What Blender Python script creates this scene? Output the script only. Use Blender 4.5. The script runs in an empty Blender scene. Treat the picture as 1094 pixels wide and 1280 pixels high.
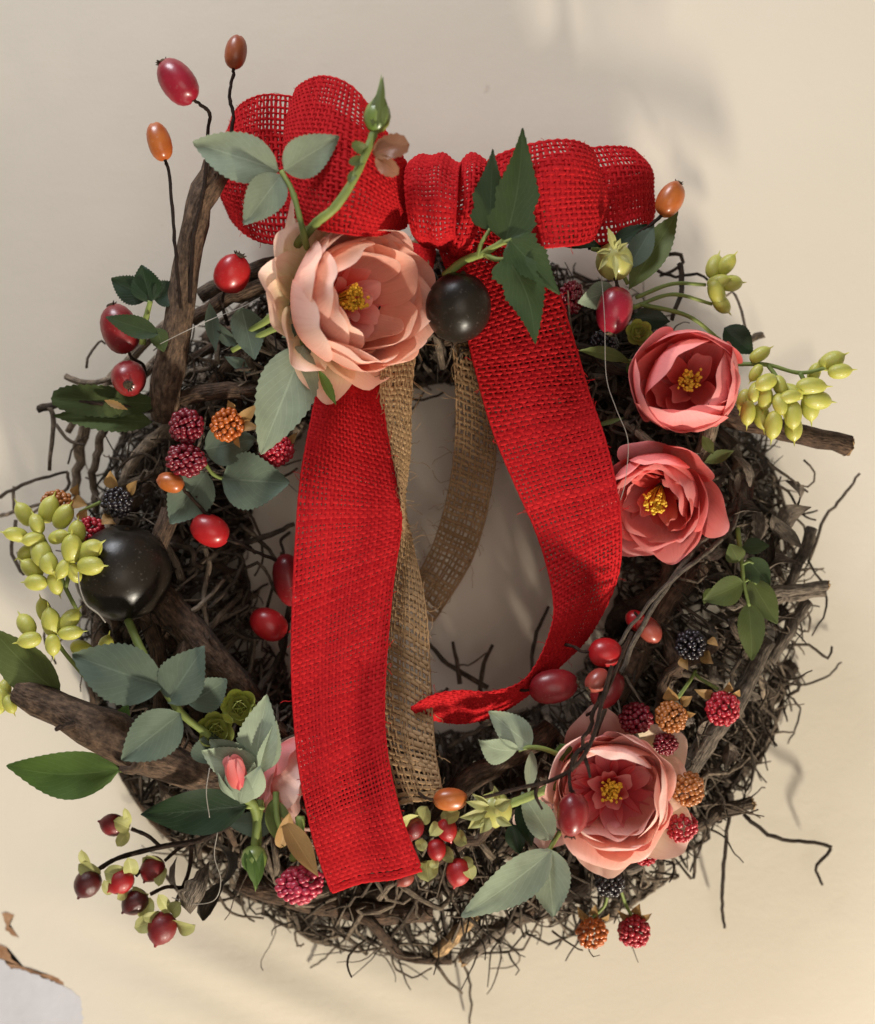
import bpy, math, random
import numpy as np
from mathutils import Vector, Matrix

# ------------------------------------------------------------------ camera, light, exposure
U = 0.0004                    # metres per photo pixel on the wall
CX, CY, D = 547.0, 640.0, 1700.0   # picture centre (pixels) and camera distance (same unit)
SC = bpy.context.scene
COL = SC.collection

def W(px, py, d=0.0):
    """photo pixel + distance from the wall (pixel units) -> point in metres"""
    k = (D - d) / D
    return np.array([(px - CX) * k * U, -d * U, (CY - py) * k * U])

cam = bpy.data.cameras.new('camera')
cam.sensor_fit = 'HORIZONTAL'; cam.sensor_width = 36.0
cam.lens = 36.0 * D / 1094.0
cam.clip_start = 0.01; cam.clip_end = 50
cam.dof.use_dof = True
cam.dof.focus_distance = (D - 205) * U
cam.dof.aperture_fstop = 5.6
camo = bpy.data.objects.new('camera', cam); COL.objects.link(camo)
camo.location = (0, -D * U, 0); camo.rotation_euler = (math.pi / 2, 0, 0)
SC.camera = camo

world = bpy.data.worlds.new('World'); SC.world = world; world.use_nodes = True
bg = world.node_tree.nodes['Background']
bg.inputs[0].default_value = (1.0, 0.92, 0.84, 1); bg.inputs[1].default_value = 0.15

def area(name, loc, target, size, power, color):
    l = bpy.data.lights.new(name, 'AREA'); l.shape = 'DISK'; l.size = size; l.energy = power; l.color = color
    o = bpy.data.objects.new(name, l); COL.objects.link(o)
    o.location = loc
    o.rotation_euler = (Vector(target) - Vector(loc)).to_track_quat('-Z', 'Y').to_euler()
    return o
area('low_lamp', (0.62, -0.60, -1.55), (0, 0, 0), 0.13, 45, (1.0, 0.91, 0.75))
area('window_light', (-0.55, -0.62, 1.35), (0, 0, 0), 0.6, 22, (0.94, 0.97, 1.03))
area('front_fill', (0.25, -2.0, -0.2), (0, 0, 0), 1.3, 7.8, (1.0, 0.90, 0.80))  # added soft fill from the camera side, lifts the wall inside the wreath opening

SC.view_settings.view_transform = 'Standard'; SC.view_settings.look = 'None'
SC.view_settings.exposure = 0.0; SC.view_settings.gamma = 1.0
SC.render.engine = 'CYCLES'
SC.cycles.use_denoising = True
SC.cycles.max_bounces = 6; SC.cycles.transparent_max_bounces = 6

rng = np.random.default_rng(7)
random.seed(7)

# ------------------------------------------------------------------ mesh helpers
class MB:
    def __init__(s): s.v = []; s.f = []; s.uv = []; s.n = 0
    def add(s, v, f, uv=None):
        v = np.asarray(v, float).reshape(-1, 3)
        s.v.append(v); s.f.append(np.asarray(f, int) + s.n)
        s.uv.append(np.zeros((len(v), 2)) if uv is None else np.asarray(uv, float).reshape(-1, 2))
        s.n += len(v)
    def mesh(s, name, mat, origin=(0, 0, 0), smooth=True):
        v = np.concatenate(s.v) - np.asarray(origin)
        f = [q[:4] if q[3] >= 0 else q[:3] for q in np.concatenate(s.f).tolist()] if s.f else []
        me = bpy.data.meshes.new(name)
        fl = np.concatenate(s.f)
        sizes = np.where(fl[:, 3] < 0, 3, 4) if False else None
        me.from_pydata(v.tolist(), [], f)
        uvl = me.uv_layers.new(name='UVMap')
        idx = np.empty(len(me.loops), int); me.loops.foreach_get('vertex_index', idx)
        uv = np.concatenate(s.uv)[idx]
        uvl.data.foreach_set('uv', uv.ravel())
        if smooth: me.polygons.foreach_set('use_smooth', np.ones(len(me.polygons), bool))
        me.materials.append(mat); me.update()
        return me
    def build(s, name, mat, parent=None, smooth=True, kind=None, label=None):
        org = origin_of(parent) if parent else np.zeros(3)
        return link(name, s.mesh(name, mat, org, smooth), parent, kind, label)

ORG = {}
def origin_of(o):
    while o is not None:
        if o.name in ORG: return ORG[o.name]
        o = o.parent
    return np.zeros(3)
def link(name, me, parent=None, kind=None, label=None, mat4=None):
    o = bpy.data.objects.new(name, me); COL.objects.link(o)
    if parent is not None: o.parent = parent
    if kind: o['kind'] = kind
    if label: o['label'] = label
    if mat4 is not None: o.matrix_basis = mat4
    return o
def thing(name, label, cat, loc, group=None):
    o = bpy.data.objects.new(name, None); COL.objects.link(o)
    o.empty_display_size = 0.01
    o.location = loc; o['label'] = label; o['category'] = cat
    if group: o['group'] = group
    ORG[o.name] = np.asarray(loc, float)
    return o

def nrm(a):
    return a / np.maximum(np.linalg.norm(a, axis=-1, keepdims=True), 1e-12)

def catmull(pts, n):
    p = np.asarray(pts, float)
    p = np.vstack([2 * p[0] - p[1], p, 2 * p[-1] - p[-2]])
    m = len(p) - 3
    t = np.linspace(0, m, n); i = np.minimum(t.astype(int), m - 1); f = (t - i)[:, None]
    a, b, c, d = p[i], p[i + 1], p[i + 2], p[i + 3]
    return 0.5 * (2 * b + (c - a) * f + (2 * a - 5 * b + 4 * c - d) * f ** 2 + (3 * b - a - 3 * c + d) * f ** 3)

def grid_faces(nu, nv, closed=False, off=0):
    i, j = np.meshgrid(np.arange(nu - 1), np.arange(nv if closed else nv - 1), indexing='ij')
    i = i.ravel(); j = j.ravel(); j2 = (j + 1) % nv
    return np.stack([i * nv + j, i * nv + j2, (i + 1) * nv + j2, (i + 1) * nv + j], 1) + off

def tube(mb, pts, rad, sides=6, cap=True, knobs=0.0):
    p = np.asarray(pts, float); n = len(p)
    r = np.broadcast_to(np.asarray(rad, float), (n,)).copy()
    if knobs: r = r * (1 + knobs * rng.standard_normal(n))
    t = nrm(np.gradient(p, axis=0))
    ref = np.array([0.3, 0.9, 0.31]) if abs(t[0] @ np.array([.3, .9, .31])) < .9 else np.array([1., 0, 0])
    x = nrm(np.cross(t[0], ref))
    X = np.empty((n, 3))
    for i in range(n):
        x = x - t[i] * (x @ t[i]); x = x / max(np.linalg.norm(x), 1e-9); X[i] = x
    Y = np.cross(t, X)
    a = np.linspace(0, 2 * math.pi, sides, endpoint=False)
    v = p[:, None] + r[:, None, None] * (np.cos(a)[None, :, None] * X[:, None] + np.sin(a)[None, :, None] * Y[:, None])
    ll = np.concatenate([[0], np.cumsum(np.linalg.norm(np.diff(p, axis=0), axis=1))])
    uv = np.stack(np.broadcast_arrays((a / 6.2832)[None, :], (ll / U / 60)[:, None]), -1)
    f = grid_faces(n, sides, True)
    base = mb.n
    vv = v.reshape(-1, 3); uu = uv.reshape(-1, 2)
    if cap:
        vv = np.vstack([vv, p[0], p[-1]]); uu = np.vstack([uu, [0, 0], [0, 1]])
        k = np.arange(sides); k2 = (k + 1) % sides; c0 = n * sides; c1 = c0 + 1
        e = (n - 1) * sides
        f = np.vstack([f, np.stack([k2, k, np.full(sides, c0), np.full(sides, -1 - base)], 1),
                       np.stack([e + k, e + k2, np.full(sides, c1), np.full(sides, -1 - base)], 1)])
    mb.add(vv, f, uu)

def lathe(mb, prof, M=None, sides=20):
    """prof: (z, r) pairs, along +Z; M 4x4 numpy"""
    pr = np.asarray(prof, float); n = len(pr)
    a = np.linspace(0, 2 * math.pi, sides, endpoint=False)
    v = np.stack([pr[:, 1][:, None] * np.cos(a), pr[:, 1][:, None] * np.sin(a), np.broadcast_to(pr[:, 0][:, None], (n, sides))], -1).reshape(-1, 3)
    uv = np.stack(np.broadcast_arrays((a / 6.2832)[None], np.linspace(0, 1, n)[:, None]), -1).reshape(-1, 2)
    if M is not None: v = v @ M[:3, :3].T + M[:3, 3]
    mb.add(v, grid_faces(n, sides, True), uv)

def frame(zdir, loc=(0, 0, 0), scale=1.0, xhint=None):
    z = nrm(np.asarray(zdir, float))
    h = np.array([0, 0, 1.]) if xhint is None else np.asarray(xhint, float)
    if abs(h @ z) > .95: h = np.array([1., 0, 0])
    x = nrm(h - z * (h @ z)); y = np.cross(z, x)
    M = np.eye(4); M[:3, 0] = x * scale; M[:3, 1] = y * scale; M[:3, 2] = z * scale; M[:3, 3] = loc
    return M
def B4(M): return Matrix(M.tolist())

# ------------------------------------------------------------------ materials
def mat(name, rough=0.6, spec=0.4):
    m = bpy.data.materials.new(name); m.use_nodes = True
    nt = m.node_tree; b = nt.nodes['Principled BSDF']
    b.inputs['Roughness'].default_value = rough
    b.inputs['Specular IOR Level'].default_value = spec
    return m, nt, b
def node(nt, t, **kw):
    n = nt.nodes.new(t)
    for k, v in kw.items():
        if k.startswith('i_'):
            key = k[2:]; n.inputs[int(key) if key.isdigit() else key.replace('_', ' ')].default_value = v
        else: setattr(n, k, v)
    return n
def ramp(nt, fac, stops):
    n = nt.nodes.new('ShaderNodeValToRGB'); e = n.color_ramp.elements
    while len(e) > 1: e.remove(e[-1])
    e[0].position = stops[0][0]; e[0].color = (*stops[0][1], 1)
    for p, c in stops[1:]:
        q = e.new(p); q.color = (*c, 1)
    nt.links.new(fac, n.inputs[0]); return n.outputs[0]
def noise(nt, scale, detail=4, rough=.6, coord='Object'):
    tc = nt.nodes.new('ShaderNodeTexCoord'); n = node(nt, 'ShaderNodeTexNoise')
    n.inputs['Scale'].default_value = scale; n.inputs['Detail'].default_value = detail; n.inputs['Roughness'].default_value = rough
    nt.links.new(tc.outputs[coord], n.inputs['Vector']); return n.outputs['Fac']
def bump(nt, b, height, strength=.3, dist=.0005):
    n = node(nt, 'ShaderNodeBump'); n.inputs['Strength'].default_value = strength; n.inputs['Distance'].default_value = dist
    nt.links.new(height, n.inputs['Height']); nt.links.new(n.outputs[0], b.inputs['Normal'])
def mixc(nt, fac, a, b_, mode='MIX'):
    n = node(nt, 'ShaderNodeMix', data_type='RGBA', blend_type=mode)
    for sock, v in ((n.inputs[0], fac), (n.inputs[6], a), (n.inputs[7], b_)):
        if hasattr(v, 'is_output'): nt.links.new(v, sock)
        elif isinstance(v, (int, float)): sock.default_value = v
        else: sock.default_value = (*v, 1)
    return n.outputs[2]

def fabric(name, c1, c2, transl=.25):
    m, nt, b = mat(name, .85, .15)
    g = node(nt, 'ShaderNodeNewGeometry')
    c = ramp(nt, g.outputs['Random Per Island'], [(0, c1), (1, c2)])
    n = noise(nt, 900, 3)
    c = mixc(nt, n, c, tuple(x * .75 for x in c1))
    nt.links.new(c, b.inputs['Base Color'])
    b.inputs['Sheen Weight'].default_value = .25
    b.inputs['Sheen Roughness'].default_value = .4
    b.inputs['Sheen Tint'].default_value = (*c2, 1)
    n2 = noise(nt, 2600, 2)
    bump(nt, b, n2, .6, .0003)
    tr = node(nt, 'ShaderNodeBsdfTranslucent'); nt.links.new(c, tr.inputs[0])
    mx = node(nt, 'ShaderNodeMixShader'); mx.inputs[0].default_value = transl
    out = nt.nodes['Material Output']
    nt.links.new(b.outputs[0], mx.inputs[1]); nt.links.new(tr.outputs[0], mx.inputs[2]); nt.links.new(mx.outputs[0], out.inputs[0])
    return m

def bark(name, lo, hi, island=True, rough=.8):
    m, nt, b = mat(name, rough, .3)
    if island:
        r = node(nt, 'ShaderNodeNewGeometry').outputs['Random Per Island']
    else:
        r = node(nt, 'ShaderNodeObjectInfo').outputs['Random']
    c = ramp(nt, r, [(0, lo), (.6, tuple((a + b_) / 2 for a, b_ in zip(lo, hi))), (1, hi)])
    n = noise(nt, 260, 5, .7)
    d = ramp(nt, n, [(.3, (.35, .33, .32)), (.7, (1.3, 1.25, 1.2))])
    c2 = mixc(nt, 1.0, c, d, 'MULTIPLY')
    nt.links.new(c2, b.inputs['Base Color'])
    uvn = node(nt, 'ShaderNodeTexCoord'); mp = node(nt, 'ShaderNodeMapping'); mp.inputs['Scale'].default_value = (9, 1.6, 1)
    w = node(nt, 'ShaderNodeTexNoise'); w.inputs['Scale'].default_value = 3; w.inputs['Detail'].default_value = 6
    nt.links.new(uvn.outputs['UV'], mp.inputs[0]); nt.links.new(mp.outputs[0], w.inputs['Vector'])
    st = ramp(nt, w.outputs['Fac'], [(.35, (.5, .48, .46)), (.65, (1.35, 1.3, 1.25))])
    c3 = mixc(nt, 1.0, c2, st, 'MULTIPLY'); nt.links.new(c3, b.inputs['Base Color'])
    bump(nt, b, w.outputs['Fac'], 1.0, .0018)
    return m

def leaf_mat(name, col, back, rough=.55, transl=.15, vein=None, spec=.35):
    m, nt, b = mat(name, rough, spec)
    tc = node(nt, 'ShaderNodeTexCoord'); sp = node(nt, 'ShaderNodeSeparateXYZ'); nt.links.new(tc.outputs['UV'], sp.inputs[0])
    def mth(op, a, b_=None):
        n = node(nt, 'ShaderNodeMath', operation=op)
        for s, v in ((0, a), (1, b_)):
            if v is None: continue
            if isinstance(v, (int, float)): n.inputs[s].default_value = v
            else: nt.links.new(v, n.inputs[s])
        return n.outputs[0]
    au = mth('ABSOLUTE', mth('SUBTRACT', sp.outputs[0], .5))
    ph = mth('SUBTRACT', mth('MULTIPLY', sp.outputs[1], 9.0), mth('MULTIPLY', au, 8.0))
    fr = mth('ABSOLUTE', mth('SUBTRACT', mth('FRACT', ph), .5))
    side = mth('GREATER_THAN', fr, .44)
    mid = mth('LESS_THAN', au, .018)
    veinf = mth('MAXIMUM', mth('MULTIPLY', side, .45), mid)
    n = noise(nt, 130, 5)
    c = mixc(nt, n, tuple(x * .72 for x in col), tuple(min(1, x * 1.22) for x in col))
    vc = vein or tuple(min(1, x * 1.5 + .02) for x in col)
    c = mixc(nt, mth('MULTIPLY', veinf, .45), c, vc)
    tipf = ramp(nt, mth('ADD', sp.outputs[1], mth('MULTIPLY', noise(nt, 90, 4), .5)), [(1.12, (0, 0, 0)), (1.3, (1, 1, 1))])
    blot = ramp(nt, noise(nt, 35, 5, .65), [(.58, (0, 0, 0)), (.72, (1, 1, 1))])
    c = mixc(nt, mth('MULTIPLY', tipf, .35), c, (.22, .15, .06))
    c = mixc(nt, mth('MULTIPLY', blot, .3), c, tuple(x * .6 + .02 for x in col))
    oi = node(nt, 'ShaderNodeObjectInfo'); mr = node(nt, 'ShaderNodeMapRange'); mr.inputs[3].default_value = .8; mr.inputs[4].default_value = 1.18
    nt.links.new(oi.outputs['Random'], mr.inputs[0]); hs = node(nt, 'ShaderNodeHueSaturation'); nt.links.new(mr.outputs[0], hs.inputs['Value']); nt.links.new(c, hs.inputs['Color']); c = hs.outputs[0]
    g = node(nt, 'ShaderNodeNewGeometry')
    c = mixc(nt, g.outputs['Backfacing'], c, back)
    n2 = noise(nt, 1500, 3)
    hsum = mth('ADD', mth('MULTIPLY', veinf, -.8), mth('MULTIPLY', n2, .5))
    bump(nt, b, hsum, .45, .0004)
    nt.links.new(c, b.inputs['Base Color'])
    tr = node(nt, 'ShaderNodeBsdfTranslucent'); nt.links.new(c, tr.inputs[0])
    mx = node(nt, 'ShaderNodeMixShader'); mx.inputs[0].default_value = transl
    out = nt.nodes['Material Output']
    nt.links.new(b.outputs[0], mx.inputs[1]); nt.links.new(tr.outputs[0], mx.inputs[2]); nt.links.new(mx.outputs[0], out.inputs[0])
    return m

def petal_mat(name, base, mid, tip):
    m, nt, b = mat(name, .55, .25)
    tc = node(nt, 'ShaderNodeTexCoord'); sp = node(nt, 'ShaderNodeSeparateXYZ'); nt.links.new(tc.outputs['UV'], sp.inputs[0])
    n = noise(nt, 60, 3)
    ad = node(nt, 'ShaderNodeMath', operation='MULTIPLY_ADD'); ad.inputs[1].default_value = .25; nt.links.new(n, ad.inputs[0]); nt.links.new(sp.outputs[1], ad.inputs[2])
    sb = node(nt, 'ShaderNodeMath', operation='SUBTRACT'); nt.links.new(ad.outputs[0], sb.inputs[0]); sb.inputs[1].default_value = .125
    c = ramp(nt, sb.outputs[0], [(.05, base), (.5, mid), (.96, tip)])
    oi = node(nt, 'ShaderNodeObjectInfo')
    hs = node(nt, 'ShaderNodeHueSaturation')
    mr = node(nt, 'ShaderNodeMapRange'); mr.inputs[3].default_value = .86; mr.inputs[4].default_value = 1.12
    nt.links.new(oi.outputs['Random'], mr.inputs[0]); nt.links.new(mr.outputs[0], hs.inputs['Saturation'])
    nt.links.new(c, hs.inputs['Color']); c = hs.outputs[0]
    nt.links.new(c, b.inputs['Base Color'])
    mp = node(nt, 'ShaderNodeMapping'); mp.inputs['Scale'].default_value = (26, 1.5, 1); nt.links.new(tc.outputs['UV'], mp.inputs[0])
    w = node(nt, 'ShaderNodeTexNoise'); w.inputs['Scale'].default_value = 1.5; w.inputs['Detail'].default_value = 3; nt.links.new(mp.outputs[0], w.inputs['Vector'])
    sk = ramp(nt, w.outputs['Fac'], [(.3, (.95, .90, .88)), (.6, (1.0, 1.0, 1.0))])
    c = mixc(nt, 1.0, c, sk, 'MULTIPLY'); nt.links.new(c, b.inputs['Base Color'])
    bump(nt, b, w.outputs['Fac'], .2, .0007)
    tr = node(nt, 'ShaderNodeBsdfTranslucent'); nt.links.new(c, tr.inputs[0])
    mx = node(nt, 'ShaderNodeMixShader'); mx.inputs[0].default_value = .36
    out = nt.nodes['Material Output']
    nt.links.new(b.outputs[0], mx.inputs[1]); nt.links.new(tr.outputs[0], mx.inputs[2]); nt.links.new(mx.outputs[0], out.inputs[0])
    return m

def fruit_mat(name, a, b_, rough=.3, sss=.0, scale=45, coat=.12, bloom=0.0):
    m, nt, b = mat(name, rough, .5)
    n = noise(nt, scale, 4)
    c = ramp(nt, n, [(.35, a), (.65, b_)])
    sp = noise(nt, 700, 2)
    s2 = ramp(nt, sp, [(.62, (0, 0, 0)), (.72, (1, 1, 1))])
    c = mixc(nt, .0 if not bloom else 1.0, c, c) if not bloom else mixc(nt, mulv(nt, s2, bloom), c, (.45, .4, .35))
    nt.links.new(c, b.inputs['Base Color'])
    b.inputs['Coat Weight'].default_value = coat; b.inputs['Coat Roughness'].default_value = .12
    rr = node(nt, 'ShaderNodeMapRange'); rr.inputs[3].default_value = rough * .7; rr.inputs[4].default_value = min(1, rough * 1.5)
    nt.links.new(noise(nt, 140, 4), rr.inputs[0]); nt.links.new(rr.outputs[0], b.inputs['Roughness'])
    bump(nt, b, noise(nt, 120, 3), .25, .0006)
    if sss:
        b.inputs['Subsurface Weight'].default_value = sss; b.inputs['Subsurface Radius'].default_value = (.004, .002, .001)
        b.inputs['Subsurface Scale'].default_value = 1.0
    return m
def mulv(nt, col, k):
    n = node(nt, 'ShaderNodeMath', operation='MULTIPLY'); nt.links.new(col, n.inputs[0]); n.inputs[1].default_value = k; return n.outputs[0]

M = {}
M['red'] = fabric('red_burlap', (.60, .012, .018), (.92, .034, .040), .28)
M['jute'] = fabric('jute_burlap', (.42, .26, .13), (.66, .44, .25), .25)
M['twig'] = bark('twig_bark', (.06, .043, .03), (.36, .295, .23))
M['twigo'] = bark('twig_bark_piece', (.055, .038, .026), (.34, .28, .215), False)
M['branch'] = bark('branch_bark', (.075, .045, .028), (.14, .095, .065), False)
M['greybark'] = bark('grey_branch_bark', (.13, .11, .09), (.24, .205, .17), False)
M['cutwood'] = bark('cut_wood', (.50, .34, .18), (.62, .44, .26), False)
M['dry'] = bark('dry_leaf_skin', (.06, .05, .04), (.34, .29, .24), False, .6)
M['stem_d'] = bark('dark_stem', (.04, .022, .014), (.07, .04, .025), False)
M['stem_g'] = fruit_mat('green_stem', (.12, .17, .04), (.22, .27, .06), .6, coat=0)
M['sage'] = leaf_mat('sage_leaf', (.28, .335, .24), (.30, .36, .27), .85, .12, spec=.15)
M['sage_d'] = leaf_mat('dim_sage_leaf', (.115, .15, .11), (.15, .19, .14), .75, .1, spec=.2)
M['ivy'] = leaf_mat('dark_ivy_leaf', (.04, .066, .022), (.10, .13, .06), .6, .1, spec=.25)
M['gloss'] = leaf_mat('glossy_dark_leaf', (.016, .034, .012), (.05, .075, .03), .45, .05, spec=.3)
M['green'] = leaf_mat('green_leaf', (.085, .15, .03), (.13, .19, .06), .5, .2, spec=.25)
M['olive'] = leaf_mat('olive_leaf', (.115, .145, .042), (.16, .19, .07), .55, .2, spec=.25)
M['moss'] = leaf_mat('moss_leaf', (.05, .07, .02), (.07, .08, .03), .9, .05)
M['tan'] = leaf_mat('tan_bract', (.36, .21, .075), (.36, .23, .09), .6, .25)
M['pale'] = leaf_mat('yellow_green_bract', (.47, .47, .18), (.47, .47, .2), .5, .3)
M['brownfilm'] = leaf_mat('brown_sepal', (.40, .20, .11), (.45, .25, .14), .35, .45)
M['p_out'] = petal_mat('peach_petal', (.88, .84, .46), (.97, .86, .60), (.97, .72, .61))
M['p_mid'] = petal_mat('blush_petal', (.92, .24, .17), (.97, .50, .38), (.99, .69, .58))
M['p_in'] = petal_mat('coral_heart_petal', (.82, .09, .08), (.93, .24, .20), (.98, .52, .46))
M['c_out'] = petal_mat('coral_outer_petal', (.88, .28, .24), (.88, .23, .22), (.93, .38, .37))
M['c_in'] = petal_mat('coral_inner_petal', (.56, .05, .045), (.80, .16, .145), (.91, .36, .33))
M['k_mid'] = petal_mat('pink_petal', (.90, .24, .19), (.96, .46, .38), (.98, .68, .60))
M['k_in'] = petal_mat('deep_pink_petal', (.56, .04, .06), (.87, .19, .21), (.97, .48, .47))
M['yellow'] = fruit_mat('yellow_anther', (.62, .36, .02), (.85, .60, .05), .6, coat=0, scale=300)
M['hip'] = fruit_mat('red_hip', (.30, .006, .010), (.42, .012, .014), .34, bloom=.12)
M['hip_d'] = fruit_mat('dark_red_hip', (.13, .005, .009), (.25, .012, .014), .36, bloom=.15)
M['hip_m'] = fruit_mat('crimson_hip', (.20, .005, .016), (.31, .012, .03), .32, bloom=.12)
M['hip_o'] = fruit_mat('orange_hip', (.33, .065, .018), (.46, .13, .025), .32, scale=70, bloom=.12)
M['hip_b'] = fruit_mat('russet_hip', (.20, .035, .016), (.32, .08, .024), .35, scale=60, bloom=.12)
M['hip_p'] = fruit_mat('pink_hip', (.25, .028, .022), (.34, .075, .05), .32)
M['hip_k'] = fruit_mat('black_red_hip', (.035, .008, .008), (.12, .012, .012), .25)
M['black'] = fruit_mat('black_fruit_skin', (.010, .008, .006), (.022, .017, .012), .30, coat=.0, scale=30, bloom=.10)
M['black'].node_tree.nodes['Principled BSDF'].inputs['Specular IOR Level'].default_value = .28
M['calyx'] = bark('calyx', (.10, .075, .045), (.22, .17, .11), False)
for k, c in {'rb_red': (.33, .010, .022), 'rb_crim': (.15, .005, .014), 'rb_or': (.40, .095, .015), 'rb_br': (.30, .10, .022), 'rb_blk': (.012, .008, .011), 'rb_pink': (.36, .02, .05)}.items():
    M[k] = fruit_mat(k.replace('rb_', 'drupelet_'), c, tuple(min(1, x * 1.5) for x in c), .25, coat=.3, scale=90)
M['bead'] = fruit_mat('green_bead_skin', (.40, .41, .06), (.54, .52, .12), .32, sss=.25, scale=40)
M['rosette'] = fruit_mat('rosette_skin', (.42, .45, .08), (.55, .56, .16), .45, sss=.2, scale=60, coat=.1)
M['pod'] = fruit_mat('pod_skin', (.30, .34, .08), (.46, .44, .13), .4, sss=.2, scale=50, coat=.1)
M['budgreen'] = fruit_mat('bud_skin', (.10, .17, .03), (.22, .27, .07), .35, scale=60)
m, nt, b = mat('glue_thread', .3, .5); b.inputs['Base Color'].default_value = (.34, .31, .27, 1); M['glue'] = m

# wall paint
def wall_mat():
    m, nt, b = mat('cream_wall_paint', .75, .25)
    n = noise(nt, 3.2, 6, .55)
    c = ramp(nt, n, [(.3, (.68, .61, .50)), (.7, (.735, .665, .555))])
    n2 = noise(nt, 22, 6, .7)
    st = ramp(nt, n2, [(.66, (0, 0, 0)), (.82, (1, 1, 1))])
    c = mixc(nt, mulv(nt, st, .10), c, (.52, .42, .32))
    n3 = noise(nt, 60, 2, .5)
    sp = ramp(nt, n3, [(.775, (0, 0, 0)), (.79, (1, 1, 1))])
    c = mixc(nt, mulv(nt, sp, .45), c, (.40, .32, .25))
    nt.links.new(c, b.inputs['Base Color'])
    a = node(nt, 'ShaderNodeMath', operation='ADD')
    nt.links.new(noise(nt, 45, 8, .6), a.inputs[0]); nt.links.new(mulv(nt, noise(nt, 420, 4), .28), a.inputs[1])
    bump(nt, b, a.outputs[0], .28, .0011)
    return m
M['wall'] = wall_mat()
m, nt, b = mat('bare_plaster', .85, .2)
nt.links.new(ramp(nt, noise(nt, 40, 5), [(.3, (.55, .54, .565)), (.7, (.62, .61, .64))]), b.inputs['Base Color'])
bump(nt, b, noise(nt, 160, 5), .4, .0008); M['plaster'] = m
m, nt, b = mat('brown_torn_paper', .9, .1)
nt.links.new(ramp(nt, noise(nt, 150, 5), [(.3, (.24, .12, .06)), (.7, (.46, .28, .17))]), b.inputs['Base Color']); M['torn'] = m

# ------------------------------------------------------------------ the wall
def wall():
    mb = MB()
    NW = 401; xs = np.linspace(-1.2, 1.2, NW); zs = np.linspace(-1.2, 1.2, NW)
    X, Z = np.meshgrid(xs, zs, indexing='ij')
    px = X / U + CX; py = CY - Z / U
    h = np.zeros_like(X)
    def ridge(x0, y0, x1, y1, wdt, amp):
        dx, dy = x1 - x0, y1 - y0; L = math.hypot(dx, dy)
        t = ((px - x0) * dx + (py - y0) * dy) / L; s = (-(px - x0) * dy + (py - y0) * dx) / L
        fade = 1 / (1 + np.exp(-t / 40)) * 1 / (1 + np.exp((t - L) / 60))
        return amp * np.exp(-(s / wdt) ** 2) * fade
    h += ridge(70, 1110, 470, 1300, 30, 9) + ridge(170, 1080, 560, 1262, 26, 5) + ridge(140, 1215, 330, 1305, 20, 5) + ridge(40, 1050, 190, 1120, 16, 2)
    for k in range(14):
        a = rng.uniform(0, 6.28); f = rng.uniform(.004, .016)
        h += .5 * np.sin(f * (px * math.cos(a) + py * math.sin(a)) + rng.uniform(0, 6))
    Y = -h * U
    mb.add(np.stack([X, Y, Z], -1), grid_faces(NW, NW))
    o = mb.build('wall', M['wall'], kind='structure')
    return o, lambda x, y: h[int(np.clip(round((((x - CX) * U) + 1.2) / .006), 0, 400)), int(np.clip(round((((CY - y) * U) + 1.2) / .006), 0, 400))]
WALL, wall_h = wall()
def poly_sheet(name, pts, d, thick, m, parent):
    q = []
    for i in range(len(pts)):
        a, b_ = np.array(pts[i], float), np.array(pts[(i + 1) % len(pts)], float)
        m_ = int(max(1, np.linalg.norm(b_ - a) / 3.5))
        for k in range(m_): q.append(tuple(a + (b_ - a) * k / m_ + rng.normal(0, .9, 2)))
    pts = q
    mb = MB(); n = len(pts)
    hh = float(np.mean([wall_h(x, y) for x, y in pts if x > -10 and y < 1290])) + 1.0 + d
    f = np.array([W(x, y, hh) for x, y in pts]); bk = np.array([W(x, y, hh - thick) for x, y in pts])
    c = f.mean(0); v = np.vstack([f, bk, c])
    k = np.arange(n); k2 = (k + 1) % n
    mb.n = 0
    fc = np.vstack([np.stack([k2, k, np.full(n, 2 * n), np.full(n, -1)], 1), np.stack([k, k2, k2 + n, k + n], 1)])
    mb.add(v, fc); return mb.build(name, m, parent, smooth=False)
bare = [(-460, 1235), (-300, 1200), (-150, 1222), (-60, 1205), (-20, 1196), (4, 1200), (14, 1212), (28, 1212), (42, 1218), (60, 1224), (78, 1232), (90, 1238), (99, 1246), (103, 1258), (104, 1290), (106, 1420), (98, 1560), (40, 1590), (-460, 1580)]
poly_sheet('bare_plaster_patch', bare, -.1, 9, M['plaster'], WALL)
edge_up = [(-20, 1178), (0, 1180), (8, 1184), (14, 1196), (24, 1206), (40, 1212), (58, 1218), (70, 1221), (80, 1228), (86, 1238)]
edge_lo = [(76, 1232), (62, 1229), (44, 1220), (28, 1215), (14, 1211), (2, 1200), (-20, 1196)]
poly_sheet('torn_paint_edge', edge_up + edge_lo, -.4, 9, M['torn'], WALL)
poly_sheet('torn_paint_edge', [(2, 1142), (10, 1140), (18, 1144), (14, 1150), (12, 1158), (18, 1164), (24, 1172), (16, 1170), (8, 1162), (6, 1152)], -.4, 6, M['torn'], WALL)

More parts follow.
